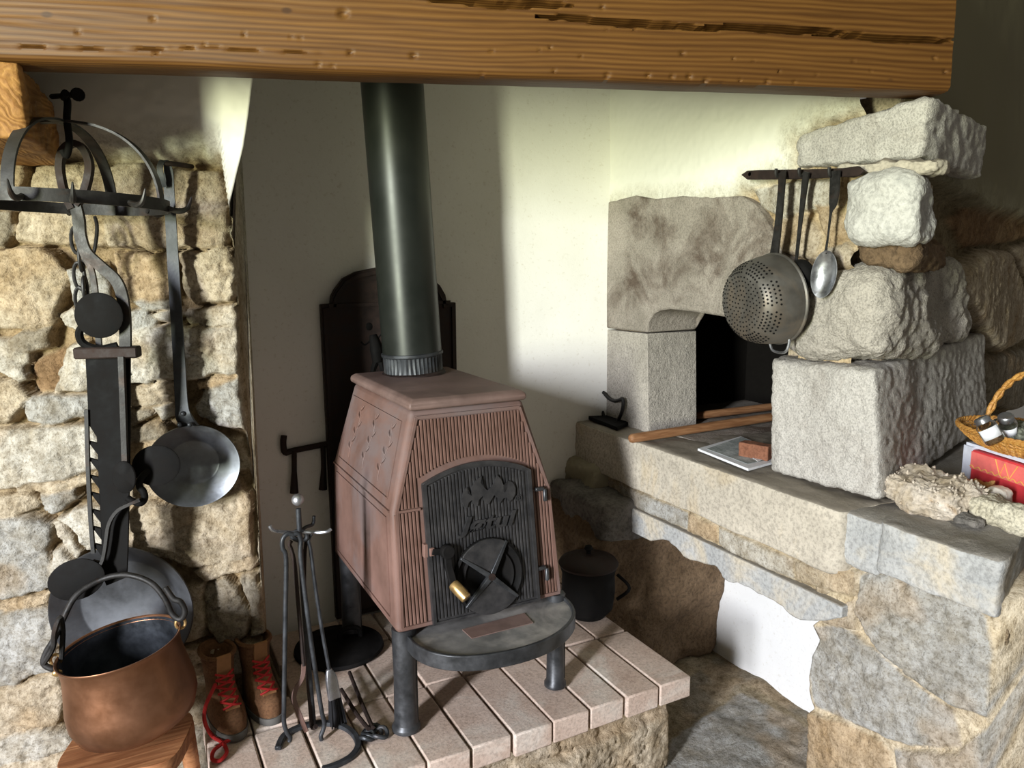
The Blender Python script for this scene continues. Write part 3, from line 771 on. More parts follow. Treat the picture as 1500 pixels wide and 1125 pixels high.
bench = stonewall('trim_2', (1.33, 0, 0), (0, -1, 0), (-1, 0, 0), S, Z, stones, (.58, .50, .37), depth=.012, edge=.012, seed=21, mat=M['wall'], rough=.010, back=(.30, 0, 0))
setp(bench, 'low stone bench at the right that carries on from the oven ledge', kind='structure')
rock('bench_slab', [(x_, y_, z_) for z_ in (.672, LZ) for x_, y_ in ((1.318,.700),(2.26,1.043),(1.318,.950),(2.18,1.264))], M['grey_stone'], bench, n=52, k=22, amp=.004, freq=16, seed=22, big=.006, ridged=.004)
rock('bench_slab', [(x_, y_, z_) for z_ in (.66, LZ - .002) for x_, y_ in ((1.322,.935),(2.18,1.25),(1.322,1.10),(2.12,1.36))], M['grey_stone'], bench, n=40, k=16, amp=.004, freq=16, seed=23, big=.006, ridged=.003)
rs2 = np.random.RandomState(4); stones = []
zz = 0
for hgt in (.16, .13, .17, .14, .10):
    xx = 0.0
    while xx < 1.0:
        wd = rs2.uniform(.14, .3); j = lambda: rs2.uniform(-.012, .012)
        stones.append(([(xx + j(), zz + j()), (xx + wd - .012 + j(), zz + j()), (xx + wd - .012 + j(), zz + hgt - .01 + j()), (xx + j(), zz + hgt - .01 + j())], SC['d'], rs2.uniform(0, .02))); xx += wd
    zz += hgt
S, Z = grid(.03, 1.0, 0, .69, .008)
stonewall('bench_front', (1.33 - .33 * 1 + .33, .716, 0), FU, FN, S, Z, stones, (.2, .17, .12), depth=.03, edge=.02, seed=25, mat=M['wall'], parent=bench, back=(0, .1, 0), rough=.014)

# ---- floor flags
def fxy(px, py): p = at(px, py, YZ, 0); return (p.x, p.y)
FL = [('d', 4, [(1000,1000),(1060,950),(1190,1040),(1200,1060),(1090,1000),(1000,1060)]), ('g', 2, [(985,1080),(1085,1010),(1200,1070),(1210,1160),(960,1160)])]
stones = [([fxy(*p) for p in poly], SC[c], h * .001) for c, h, poly in FL]
stones += [([(x, y), (x + .44, y + .02), (x + .43, y + .36), (x + .02, y + .37)], SC['d'], .002) for x in np.arange(-1.6, 1.0, .46) for y in np.arange(.1, 1.4, .39)]
S, Z = grid(-1.8, 2.4, 0.0, 2.1, .011)
o = stonewall('floor', (0, 0, 0), (1, 0, 0), (0, 0, 1), S, Z, stones, (.30, .25, .17), depth=.008, edge=.015, seed=31, mat=M['wall'], rough=.006, V=(0, 1, 0), back=(0, 0, -.08))
setp(o, 'worn flagstone floor', kind='structure')

# ---- chimney breast and ceiling above the beam (out of the frame, they shade the hearth)
UB = Vector((.949, -.316, 0)).normalized(); NB = Vector((-.316, -.949, 0)).normalized(); BO = Vector((-.133, 1.474, 0)); BZ = 1.617
bm = bmesh.new(); b_box(bm, tuple(BO + UB * .25 - NB * .12 + Vector((0, 0, 2.16))), (2.36, .22, .50), Matrix.Rotation(math.atan2(UB.y, UB.x), 3, 'Z'))
setp(bm_link('trim_3', bm, M['plaster'], smooth=None), 'plastered chimney breast above the beam', kind='structure')
bm = bmesh.new(); b_box(bm, (.7, 1.5, 2.44), (3.4, 1.9, .08))
setp(bm_link('ceiling', bm, M['plaster'], smooth=None), 'ceiling over the fireplace', kind='structure')

# ================================================================ HEARTH
hearth = empty('hearth', (.65, 1.7, 0), 'raised hearth of square terracotta tiles on rough stone under the stove', 'hearth')
def hxz(px, py): p = at(px, py, YY, 1.39); return (p.x, p.z)
HB = [('l', 8, [(750,1135),(990,1040),(998,1120),(1000,1300),(750,1300)]), ('t', 4, [(700,1120),(760,1100),(985,1036),(990,1045),(745,1135),(690,1135)]), ('d', 4, [(400,1180),(685,1128),(745,1140),(745,1300),(400,1300)])]
stones = [([hxz(*p) for p in poly], SC[c], h * .001) for c, h, poly in HB]
S, Z = grid(.10, 1.175, 0, .225, .005)
stonewall('stone_base', (0, 1.39, 0), (1, 0, 0), (0, -1, 0), S, Z, stones, (.42, .33, .2), depth=.02, edge=.02, seed=33, mat=M['wall'], parent=hearth, rough=.012, back=(0, .30, 0))
bm = bmesh.new(); rs = random.Random(3)
ys = [(1.340, 1.612), (1.618, 1.880), (1.886, 2.055)]
for r, (y0, y1) in enumerate(ys):
    x = .092 + (0.0, .0, 0.0)[r]
    while x < 1.19:
        w_ = .1005
        if r > 1 and x < .26: x += w_; continue
        y1_ = 1.725 if (r == 1 and x < .26) else y1
        b_box(bm, (x + w_ / 2 + rs.uniform(-.001, .001), (y0 + y1_) / 2 + rs.uniform(-.003, .003), .2475 + rs.uniform(-.0015, .0015)), (w_ - rs.uniform(.004, .006), y1_ - y0 - .002, .055),
              Matrix.Rotation(rs.uniform(-.006, .006), 3, 'Z') @ Matrix.Rotation(rs.uniform(-.008, .008), 3, 'X'))
        x += w_
o = bevel(bm_link('tile_surface', bm, M['tile'], hearth), .004, 2)
bm = bmesh.new(); b_box(bm, (.74, 1.855, .118), (.90, .36, .235)); b_box(bm, (.645, 1.55, .228), (1.08, .35, .03)); bm_link('tile_bed', bm, M['mortar'], hearth, smooth=None)

# ================================================================ BEAM AND CORBEL
def bsl(px, py):
    p = atpl(px, py, BO, NB); return ((p - BO).dot(UB), p.z)
L0, L1 = -.75, 1.655
nl, nz_ = 620, 92
ls = np.linspace(L0, L1, nl); fz = np.linspace(0, .30, nz_)
Lg, Zg = np.meshgrid(ls, fz)
Dp = .004 * fbm(Lg * 3, Zg * 9, 71, 3) + .0016 * fbm(Lg * 6, Zg * 120, 73, 3)
def crack(pts, wd, dp):
    global Dp
    q = [bsl(*p) for p in pts]; lx = [a for a, b in q]; zx = [b - BZ for a, b in q]
    c = np.interp(Lg, lx, zx) + .0035 * fbm(Lg * 18, Lg * 0 + 1, 77, 3)
    t = np.clip((Lg - lx[0]) / (lx[-1] - lx[0]), 0, 1); env = np.sqrt(np.clip(np.sin(PI * t), 0, 1)) * ((Lg > lx[0]) & (Lg < lx[-1]))
    Dp = Dp + dp * np.clip(1.4 - np.abs(Zg - c) / (wd * env + 1e-6), 0, 1) * (env > .02)
crack([(600,-3),(700,3),(840,10)], .005, .03)
crack([(785,25),(870,29),(960,37),(1060,42)], .0045, .03)
crack([(1030,37),(1130,44),(1200,46),(1240,49)], .0045, .03)
crack([(1190,52),(1260,53),(1340,60),(1403,60)], .0045, .028)
crack([(0,66),(120,70),(300,70),(500,78)], .0012, .006)
for px, py, r in [(115,47,.006),(225,28,.007),(228,78,.005),(300,66,.004),(358,50,.005),(425,53,.004),(440,56,.004),(513,77,.009),(606,81,.010),(466,94,.006),(487,97,.005),(720,75,.005),(790,73,.004),(806,70,.005),(850,82,.005),(812,104,.006),(707,107,.004),(1000,78,.008),(883,10,.008),(503,20,.016),(890,42,.004),(930,42,.004),(1075,86,.004),(1103,90,.004),(1142,105,.004),(1195,110,.004),(1250,90,.005),(1275,105,.004),(1165,120,.005),(1010,112,.010),(1035,117,.010),(985,112,.008),(950,110,.008),(1085,117,.006),(1125,119,.009),(1060,122,.006),(890,110,.010),(1385,105,.008),(1370,85,.008)]:
    a, b = bsl(px, py); rr = np.sqrt(((Lg - a) / 1.3) ** 2 + (Zg + BZ - b) ** 2)
    Dp = Dp + .006 * np.clip(1.3 - rr / (r * .42), 0, 1)
BV = []; 
for i in range(nz_):
    for k in range(nl):
        e = .006 * max(0, 1 - fz[i] / .012) ** 2 if fz[i] < .012 else 0
        p = BO + UB * Lg[i, k] - NB * (Dp[i, k] + e) ; BV.append((p.x, p.y, BZ + fz[i]))
idx = np.arange(nz_ * nl).reshape(nz_, nl)
BF = np.stack([idx[:-1, :-1], idx[:-1, 1:], idx[1:, 1:], idx[1:, :-1]], -1).reshape(-1, 4).tolist()
prof = [(.03, -.002), (.075, -.001), (.095, .004), (.14, .022), (.22, .05), (.22, .30)]
last = idx[0]; und = 0.004 * fbm(ls * 6, ls * 0, 79, 3)
for d, zz in prof:
    base = len(BV)
    for k in range(nl):
        p = BO + UB * ls[k] - NB * (d + und[k] * .8); BV.append((p.x, p.y, BZ + zz + und[k] * .5))
    new = np.arange(base, base + nl)
    BF += np.stack([last[:-1], new[:-1], new[1:], last[1:]], -1).tolist(); last = new
BF += np.stack([last[:-1], idx[-1][:-1], idx[-1][1:], last[1:]], -1).tolist()
nb0 = nz_ * nl
for e in (0, -1):
    BF.append([int(i) for i in idx[:, e]] + [nb0 + j * nl + (0 if e == 0 else nl - 1) for j in range(len(prof) - 1, -1, -1)])
me = bpy.data.meshes.new('lintel_beam'); me.from_pydata(BV, [], BF)
setp(link('lintel_beam', me, M['beam'], smooth=50), 'heavy honey coloured pine beam with long cracks spanning the top of the fireplace', 'beam')
# corbel
pf = atpl(41, 150, BO + NB * .0, NB); pb = J(83, 150, -.02)
dirv = (pb - pf); dirv.z = 0
zb = atpl(30, 203, BO, NB).z
lf = Vector((-.62, 0, 0)) - 0 * UB
c = []
for zq, kk in ((zb, 0), (BZ - .001, .006)):
    fr = Vector((pf.x + kk * -1.2, pf.y, zq)); bk = Vector((pb.x, pb.y, zq))
    c += [fr - UB * .8, fr, bk - UB * .8, bk]
rock('hewn_corbel', c, M['corbel'], None, n=60, k=40, amp=.003, freq=22, seed=41, big=.003, ridged=.003)
setp(bpy.data.objects['hewn_corbel'], 'rough hewn orange timber corbel under the left end of the beam', 'corbel')
# ================================================================ STOVE
SXC = .677; SZB, SZS, SZT = .517, .774, .985; SYB = 1.965
def yf(z): return 1.442 + .155 * (z - .517)
SN = Vector((0, -1, .155)).normalized(); SO = Vector((SXC, yf(.7), .7))
SV = Vector((0, .155, 1)).normalized()
def fr(x, z, off=0.0): return Vector((SXC + x, yf(z), z)) + SN * off
def FP(px, py, off=0.0): return atpl(px, py, SO + SN * off, SN)
stove = empty('wood_stove', (SXC, 1.70, HZ), 'rust brown cast iron wood stove with ribbed front and flame emblem door on four legs', 'stove')
def hw(z):
    return .206 + (.197 - .206) * (z - SZB) / (SZS - SZB) if z <= SZS else .197 + (.137 - .197) * (z - SZS) / (SZT - SZS)
bm = bmesh.new(); lv = []
for z in (SZB, SZS, SZT):
    h = hw(z); yb = SYB - .02 * (z > .9)
    lv.append([bm.verts.new(v) for v in ((SXC - h, yf(z), z), (SXC + h, yf(z), z), (SXC + h, yb, z), (SXC - h, yb, z))])
for a, b in zip(lv[:-1], lv[1:]):
    for k in range(4): bm.faces.new((a[k], a[(k + 1) % 4], b[(k + 1) % 4], b[k]))
bm.faces.new(lv[0][::-1]); bm.faces.new(lv[-1])
body = bevel(bm_link('body', bm, M['cast'], stove), .011, 3, 20)
# frames on the front and mouldings on the sides
bm = bmesh.new()
for sx in (-1, 1):
    b_sweep(bm, [fr(sx * .126, .968, .002), fr(sx * .186, SZS, .002), fr(sx * .194, .530, .002)], rect(.006, .006))
    b_sweep(bm, [fr(sx * .183, SZS, .002), fr(sx * .133, SZS, .002)], rect(.005, .005))
b_sweep(bm, [fr(-.126, .968, .002), fr(.126, .968, .002)], rect(.006, .007))
b_sweep(bm, [fr(-.196, .528, .002), fr(.196, .528, .002)], rect(.006, .007))
bm_link('front_moulding', bm, M['cast'], stove)
for sx in (-1, 1):
    bm = bmesh.new()
    def sd(y, z, off=.0015):
        return Vector((SXC + sx * (hw(z) + off), y, z))
    b_sweep(bm, [sd(yf(SZS) + .012, SZS), sd(SYB - .012, SZS)], rect(.005, .004))
    for za, zb_ in ((.54, .755), (.795, .955)):
        b_sweep(bm, [sd(yf(za) + .035, za), sd(SYB - .04, za), sd(SYB - .04, zb_), sd(yf(zb_) + .035, zb_)], rect(.003, .003), closed=True)
    bm_link('side_moulding', bm, M['cast'], stove)
# faint cast sprigs on the upper side panel
for sx in (-1, 1):
    for yc in (1.60, 1.72, 1.84):
        bm = bmesh.new(); stem = [Vector((SXC + sx * (hw(z) + .0005), yc + .012 * math.sin((z - .8) * 45), z)) for z in np.linspace(.81, .94, 14)]
        b_tube(bm, stem, .0016, 6)
        for k in range(2, 13, 2):
            p = stem[k]; s_ = 1 if k % 4 else -1
            b_tube(bm, [p, p + Vector((sx * .0, s_ * .012, .008)), p + Vector((-sx * .004, s_ * .018, .016))], .002, 6, scale=[.8, 1.3, .3], sm=3)
        bm_link('cast_sprig', bm, M['cast'], stove)
# ribs
def doortop(x): return .8575 - (.8575 - .826) * (x / .131) ** 2
bm = bmesh.new()
x = -.190
while x < .1905:
    ax = abs(x)
    if ax < .122: ztop = .962
    elif ax < .184: ztop = .962 - (ax - .122) / (.184 - .122) * (.962 - SZS) - .004
    else: ztop = SZS - .006
    segs = []
    if ax < .136: segs.append((doortop(min(ax, .131)) + .014, ztop))
    elif ztop > SZS + .008: segs += [(.532, SZS - .004), (SZS + .004, ztop)]
    else: segs.append((.532, ztop))
    for za, zb_ in segs:
        if zb_ - za > .006: b_sweep(bm, [fr(x, za, .0005), fr(x, zb_, .0005)], [(-.0031, 0), (-.0018, .0032), (.0018, .0032), (.0031, 0), (0, -.002)], up=(0, -1, 0)) 
    x += .0082
ribs = bm_link('ribbed_panel', bm, M['cast_rib'], stove, smooth=60)
# top plate
bm = bmesh.new(); pr = []
for z, h, yfr, ybk in ((.984, .139, 1.508, 1.962), (.990, .143, 1.503, 1.967), (1.002, .141, 1.505, 1.965), (1.009, .130, 1.516, 1.954)):
    pr.append([bm.verts.new(v) for v in ((SXC - h, yfr, z), (SXC + h, yfr, z), (SXC + h, ybk, z), (SXC - h, ybk, z))])
for a, b in zip(pr[:-1], pr[1:]):
    for k in range(4): bm.faces.new((a[k], a[(k + 1) % 4], b[(k + 1) % 4], b[k]))
bm.faces.new(pr[0][::-1]); bm.faces.new(pr[-1])
bevel(bm_link('top_plate', bm, M['cast_top'], stove), .004, 3, 25)
# door
def arch(hw_, zb_, zc, za, off, n=14, mid=0):
    pts = [fr(mid - hw_, zb_, off)]
    pts += [fr(mid + hw_ * t, zc + (za - zc) * (1 - t * t), off) for t in np.linspace(-1, 1, n)]
    pts.append(fr(mid + hw_, zb_, off)); return pts
DM = .004
bm = bmesh.new(); b_prism(bm, arch(.131, .524, .827, .858, .001, mid=DM), SN * .012)
door = bevel(bm_link('door', bm, M['door_iron'], stove), .002, 2)
bm = bmesh.new(); b_sweep(bm, arch(.128, .527, .824, .855, .012, mid=DM), rect(.009, .010), closed=True, up=tuple(SN)); bm_link('door_rim', bm, M['door_iron'], door)
bm = bmesh.new(); x = -.118
while x < .119:
    b_sweep(bm, [fr(DM + x, .535, .0125), fr(DM + x, .815 + (.846 - .815) * (1 - (x / .13) ** 2), .0125)], [(-.003, 0), (-.0018, .003), (.0018, .003), (.003, 0), (0, -.002)], up=(0, -1, 0)); x += .0082
bm_link('door_ribs', bm, M['door_iron'], door, smooth=60)
FL_ = [(330,345),(312,300),(325,250),(345,222),(347,260),(372,275),(375,230),(392,190),(432,155),(428,195),(450,225),(468,242),(490,225),(514,195),(528,148),(552,175),(566,210),(560,240),(575,255),(592,222),(592,182),(622,192),(640,228),(638,262),(622,295),(602,312),(590,285),(566,290),(545,320),(535,290),(510,270),(475,327),(455,312),(440,275),(416,300),(410,337),(392,330),(375,300),(355,315),(345,347)]
pts = [FP(600 + a * .24, 660 + b * .24, .0145) for a, b in FL_]
bm = bmesh.new(); b_prism(bm, pts, SN * .006); bm_link('flame_emblem', bm, M['door_iron'], door, smooth=30)
def lettering(name, txt, a, b, hgt, shear, mat, parent, off, ext=.0022):
    cu = bpy.data.curves.new(name, 'FONT'); cu.body = txt; cu.size = 1; cu.shear = shear; cu.extrude = .05; cu.offset = .022
    to = bpy.data.objects.new(name, cu); COL.objects.link(to)
    dg = bpy.context.evaluated_depsgraph_get(); me = bpy.data.meshes.new_from_object(to.evaluated_get(dg))
    bpy.data.objects.remove(to); bpy.data.curves.remove(cu)
    co = np.array([v.co[:] for v in me.vertices]); mnx, mxx = co[:, 0].min(), co[:, 0].max(); mnz = 0
    ux = (b - a); L = ux.length; ux.normalize(); uy = SV
    for v in me.vertices:
        t = (v.co.x - mnx) / (mxx - mnx)
        v.co = a + ux * (t * L) + uy * (v.co.y * hgt) + SN * (v.co.z / .05 * ext)
    return link(name, me, mat, parent, smooth=30)
lettering('lettering', 'J\u00f8tul', FP(670, 781, .0165), FP(757, 767, .0165), .046, .30, M['door_iron'], door, .0, .004)
lettering('trademark_sign', '\u00ae', FP(755, 735, .0155), FP(765, 733, .0155), .020, 0, M['door_iron'], door, .0, .0015)
# air valve
VC = FP(716, 843, .016)
bm = bmesh.new(); vm = axis_mtx(VC, SN, (1, 0, 0)); R_ = .085
b_lathe(bm, [(0, -.004), (R_, -.004), (R_, .005), (R_ - .006, .008), (R_ - .011, .003), (R_ - .020, .001), (R_ - .025, .006), (R_ - .031, .001), (0, .0)], 48, vm)
valve = bm_link('air_valve', bm, M['iron_black'], stove)
bm = bmesh.new()
for a0, a1 in ((58, 142), (222, 318)):
    pl = [vm @ Vector((0, 0, .0065))] + [vm @ Vector(((R_ - .001) * math.cos(math.radians(t)), (R_ - .001) * math.sin(math.radians(t)), .0065)) for t in np.linspace(a0, a1, 16)]
    b_prism(bm, pl, SN * .005)
bevel(bm_link('valve_plate', bm, M['door_iron'], valve), .0015, 2)
bm = bmesh.new()
for t in (58, 142, 222, 318):
    d = Vector((math.cos(math.radians(t)), math.sin(math.radians(t)), 0))
    b_sweep(bm, [vm @ (d * .004 + Vector((0, 0, .010))), vm @ (d * (R_ + .001) + Vector((0, 0, .009)))], rect(.008, .009), up=tuple(SN), scale=[1.5, .8])
bevel(bm_link('valve_spokes', bm, M['leg_iron'], valve), .0015, 2)
bm = bmesh.new(); b_disc(bm, vm @ Vector((0, 0, .014)), SN, .0085, .009, 16); b_box(bm, vm @ Vector((0, 0, .0185)), (.010, .0015, .001)); bm_link('screw', bm, M['iron_rust'], valve)
# handle and latch
bm = bmesh.new(); hp = FP(655, 808, .026); he = FP(664, 855, .038)
b_disc(bm, FP(655, 808, .024), SN, .016, .022, 20)
b_sweep(bm, [hp, FP(657, 830, .030), he], rect(.017, .010), up=tuple(SN))
b_sweep(bm, [FP(656, 808, .016), FP(632, 808, .016)], rect(.014, .012), up=tuple(SN))
hd = bevel(bm_link('door_handle', bm, M['iron_black'], stove), .002, 2)
bm = bmesh.new(); g0 = FP(663, 855, .040); g1 = FP(684, 877, .066); b_tube(bm, [g0, g0.lerp(g1, .1), g0.lerp(g1, .5), g0.lerp(g1, .95), g1], .0125, 18, scale=[.8, 1, 1.05, 1, .8]); setp(bm_link('grip', bm, M['brass'], hd), 'brass coloured grip')
bm = bmesh.new(); b_box(bm, FP(624, 806, .008), (.014, .014, .030)); b_box(bm, FP(632, 808, .014), (.012, .012, .018)); bevel(bm_link('latch', bm, M['cast'], stove), .002, 2)
for px, py in ((796, 722), (799, 838)):
    bm = bmesh.new(); b_box(bm, FP(px - 6, py - 6, .010), (.022, .010, .008)); b_tube(bm, [FP(px + 2, py - 6, .012), FP(px + 2.5, py + 12, .012)], .005, 10); setp(bevel(bm_link('hinge', bm, M['leg_iron'], stove), .0012, 1), 'grey iron hinge')
# ash shelf
ZA = .506
oh = [(.497, 1.50), (.4975, 1.452), (.500, 1.40), (.522, 1.352), (.565, 1.315), (.622, 1.294), (.69, 1.287), (.757, 1.296), (.815, 1.322), (.862, 1.362), (.885, 1.41), (.890, 1.452), (.890, 1.50)]
oh3 = smooth_path([Vector((x, y, ZA)) for x, y in oh], 4)
bm = bmesh.new(); b_prism(bm, [Vector((p.x, p.y, ZA - .030)) for p in oh3], (0, 0, .026)); shelf = bm_link('ash_shelf', bm, M['ash'], stove)
bm = bmesh.new(); b_sweep(bm, [Vector((p.x, p.y, ZA - .014)) for p in oh3], rect(.008, .034), up=(0, 0, 1)); bevel(bm_link('shelf_rim', bm, M['leg_iron'], shelf), .002, 2)
bm = bmesh.new(); q = [at(*p, YZ, ZA - .0035) for p in ((677,923),(768,899),(781,913),(691,936))]; b_prism(bm, q, (0, 0, .002)); bm_link('shelf_cover', bm, M['cast_top'], shelf)
# legs
for x, y, r in ((.494, 1.468, .0255), (.874, 1.462, .0215), (.500, 1.925, .0255), (.856, 1.925, .0255)):
    bm = bmesh.new(); m_ = Matrix.Translation((x, y, HZ)) @ Matrix.Rotation(PI / 2, 4, 'Z')
    b_lathe(bm, [(0, .004), (r * 1.25, .004), (r * 1.25, .013), (r * 1.02, .02), (r * .95, .12), (r * 1.02, .244), (0, .244)], 20, m_)
    b_box(bm, (x + r * .85, y - .003, HZ + .13), (.010, .012, .22))
    bevel(bm_link('leg', bm, M['leg_iron'], stove), .001, 1)

# ---- stove pipe
pb0 = Vector((.683, 1.88, 1.006)); pd = Vector((-.050, 0, 1)).normalized()
pipe = empty('stove_pipe', tuple(pb0), 'tall black stove pipe with crimped collar rising from the stove behind the beam', 'stove pipe')
pm = axis_mtx(pb0, pd)
bm = bmesh.new(); b_lathe(bm, [(.0775, .058), (.0775, 1.33), (.070, 1.33), (.070, .058), (.0775, .058)], 56, pm); bm_link('pipe_tube', bm, M['pipe'], pipe)
bm = bmesh.new(); n = 44; prof = []
rows = []
for z, ka in ((.006, .0), (.010, .8), (.045, 1.0), (.052, .2)):
    rows.append([bm.verts.new(pm @ Vector(((.0775 - .0032 * ka * (k % 2)) * math.cos(PI * k / n), (.0775 - .0032 * ka * (k % 2)) * math.sin(PI * k / n), z))) for k in range(2 * n)])
for a, b in zip(rows[:-1], rows[1:]):
    for k in range(2 * n): bm.faces.new((a[k], a[(k + 1) % (2 * n)], b[(k + 1) % (2 * n)], b[k]))
b_lathe(bm, [(.076, .050), (.081, .053), (.0815, .056), (.081, .060), (.076, .062)], 56, pm); bm_link('crimped_collar', bm, M['iron_grey'], pipe, smooth=25)
bm = bmesh.new(); b_lathe(bm, [(.070, .001), (.085, .001), (.084, .006), (.078, .010), (.070, .010)], 48, pm); bm_link('flue_ring', bm, M['iron_rust'], pipe)

# ================================================================ FIREBACK
FY = 2.052
fp = [at(px, py, YY, FY) for px, py in [(668,443),(655,443),(653,432),(645,418),(628,404),(600,396),(552,392),(522,398),(503,408),(491,424),(486,434),(485,445),(470,446)]]
xl, xr = fp[-1].x, fp[0].x
poly = [Vector((xl + .004, FY, HZ + .003)), Vector((xr - .002, FY, HZ + .003))] + fp
fb = empty('fireback', ((xl + xr) / 2, FY, HZ), 'dark iron fireback with arched top standing against the back wall behind the stove', 'fireback')
bm = bmesh.new(); b_prism(bm, poly, (0, .022, 0)); bevel(bm_link('plate', bm, M['iron_rust'], fb), .004, 2)
cx_ = sum(p.x for p in poly) / len(poly)
bm = bmesh.new(); inner = [Vector((cx_ + (p.x - cx_) * .95, FY - .002, p.z - .012 if p.z > .5 else p.z + .012)) for p in poly]; b_sweep(bm, inner, rect(.010, .008), closed=True, up=(0, -1, 0)); bm_link('frame_moulding', bm, M['iron_rust'], fb)
bm = bmesh.new(); zt_ = fp[-1].z - .004; b_sweep(bm, [Vector((xl + .02, FY - .002, zt_)), Vector((xr - .02, FY - .002, zt_))], rect(.009, .008), up=(0, -1, 0))
bm_link('cross_moulding', bm, M['iron_rust'], fb)
bm = bmesh.new(); Q = lambda px, py: at(px, py, YY, FY + .006)
b_sphere(bm, Q(540, 478), .016, (1, .5, 1.1)); b_tube(bm, [Q(545, 490), Q(550, 512), Q(552, 530)], .018, 10, sm=3, scale=[.7, 1.1, .9]); b_tube(bm, [Q(550, 528), Q(545, 545), Q(549, 562)], .011, 8, sm=3, scale=[1.1, .9, .7]); b_tube(bm, [Q(556, 528), Q(560, 545), Q(556, 560)], .011, 8, sm=3, scale=[1.1, .9, .7])
b_tube(bm, [Q(544, 496), Q(534, 505), Q(528, 500)], .007, 8, sm=3); b_tube(bm, [Q(552, 496), Q(560, 486), Q(566, 478)], .007, 8, sm=3); b_tube(bm, [Q(528, 560), Q(550, 566), Q(575, 562)], .010, 8, sm=3)
bm_link('relief', bm, M['iron_black'], fb)

# ---- iron rack on the back wall
def wb(px, py, y=2.075): return at(px, py, YY, y)
rk = empty('wall_rack', tuple(wb(446, 690)), 'dark iron rack with two hanging arms on the back wall left of the stove', 'rack')
bm = bmesh.new(); b_tube(bm, [wb(416, 638), wb(415, 650), wb(418, 663), wb(430, 660), wb(480, 650)], .0085, 10, sm=4); bm_link('bar', bm, M['iron_rust'], rk)
for pts in ([(431,660),(431,690),(431,722)], [(473,653),(474,685),(473,717)]):
    bm = bmesh.new(); b_tube(bm, [wb(*p, 2.07) for p in pts], .009, 10, sm=4, scale=[.8, .8, 1.35]); bm_link('arm', bm, M['iron_rust'], rk)

# ---- round iron lid on the hearth behind the tools
lc = at(497, 952, YZ, HZ)
ld_ = empty('iron_griddle', (lc.x, lc.y, HZ), 'round black iron griddle lying on the hearth behind the fire tools', 'griddle')
lm = Matrix.Translation((lc.x, lc.y, HZ + .001))
bm = bmesh.new(); b_lathe(bm, [(0, 0), (.112, 0), (.118, .006), (.116, .014), (.104, .014), (.09, .020), (.05, .026), (0, .028)], 44, lm); bm_link('plate', bm, M['iron_black'], ld_)
bm = bmesh.new(); b_tube(bm, [lm @ Vector(v) for v in ((.0, 0, .024), (.005, 0, .048), (.03, 0, .056), (.055, 0, .046), (.06, 0, .02))], .007, 10, sm=4); bm_link('handle', bm, M['iron_black'], ld_)

# ---- dark lidded cauldron behind the stove
cc = at(862, 820, YY, 1.74); cx0, cy0 = cc.x, 1.74
cz = cc.z
cauld = empty('cauldron', (cx0, cy0, HZ), 'dark lidded cauldron on the hearth right of the stove under the ledge', 'cauldron')
cmx = Matrix.Translation((cx0, cy0, HZ)); hh = cz - HZ
bm = bmesh.new(); b_lathe(bm, [(0, .004), (.05, .004), (.072, .03), (.078, .08), (.076, hh - .04), (.081, hh - .022), (.081, hh - .016), (0, hh - .016)], 40, cmx); bm_link('pot', bm, M['iron_black'], cauld)
bm = bmesh.new(); b_lathe(bm, [(0, hh - .015), (.084, hh - .015), (.087, hh - .008), (.080, hh + .002), (.05, hh + .014), (0, hh + .020)], 40, cmx); setp(bm_link('lid', bm, M['iron_rust'], cauld), 'dull brown lid')
bm = bmesh.new(); b_lathe(bm, [(0, hh + .016), (.007, hh + .016), (.006, hh + .026), (.013, hh + .034), (.010, hh + .042), (0, hh + .044)], 18, cmx); bm_link('knob', bm, M['iron_black'], cauld)
bm = bmesh.new(); b_tube(bm, [Vector((cx0 + .062, cy0 - .058, HZ + .06)), Vector((cx0 + .085, cy0 - .085, HZ + .10)), Vector((cx0 + .062, cy0 - .056, HZ + .135))], .005, 8, sm=5); bm_link('handle', bm, M['iron_black'], cauld)

# ================================================================ FIRE TOOLS
def hz(px, py, z=HZ): return at(px, py, YZ, z)
RB = hz(460, 1064, HZ + .006); TY = RB.y - .02
def T(px, py, y=None): return at(px, py, YY, TY if y is None else y)
stand = empty('tool_stand', (RB.x, RB.y, HZ), 'iron fire tool stand with ball top and horseshoe base on the hearth', 'tool stand')
bm = bmesh.new(); b_strip(bm, [hz(p[0], p[1], HZ + .006) for p in [(407,1097),(416,1078),(437,1066),(462,1060),(492,1061),(515,1072),(525,1090),(516,1107),(494,1120),(472,1127)]], .014, .010, (0, 0, 1), sm=5); bevel(bm_link('base', bm, M['iron_grey'], stand), .002, 1)
bm = bmesh.new(); b_tube(bm, [RB, T(446, 900), T(437, 745)], .0055, 10, sm=4); bm_link('rod', bm, M['iron_grey'], stand)
bm = bmesh.new(); b_sphere(bm, T(436, 732), .0125, (1, 1, 1), 20, 14); bm_link('ball', bm, M['steel'], stand)
bm = bmesh.new(); b_tube(bm, [T(395, 770, TY - .02), T(401, 777, TY - .02), T(425, 780, TY - .01), T(438, 779), T(462, 780, TY - .01), T(478, 779, TY - .02), T(485, 775, TY - .02)], .0038, 8, sm=4); setp(bm_link('hook_bar', bm, M['steel'], stand), 'bright steel hook bar')
bm = bmesh.new(); b_tube(bm, [T(438, 780), T(448, 772, TY + .01), T(458, 768, TY + .02), T(460, 756, TY + .02)], .0038, 8, sm=4); b_tube(bm, [T(428, 784), T(437, 777), T(447, 780), T(449, 788), T(440, 792), T(430, 788)], .005, 8, sm=3, closed=True); bm_link('hook', bm, M['iron_grey'], stand)
tg = empty('fire_tongs', tuple(T(447, 1080, TY - .03)), 'grey spring tongs hanging open at the front of the tool stand', 'tongs')
bm = bmesh.new(); f = TY - .035
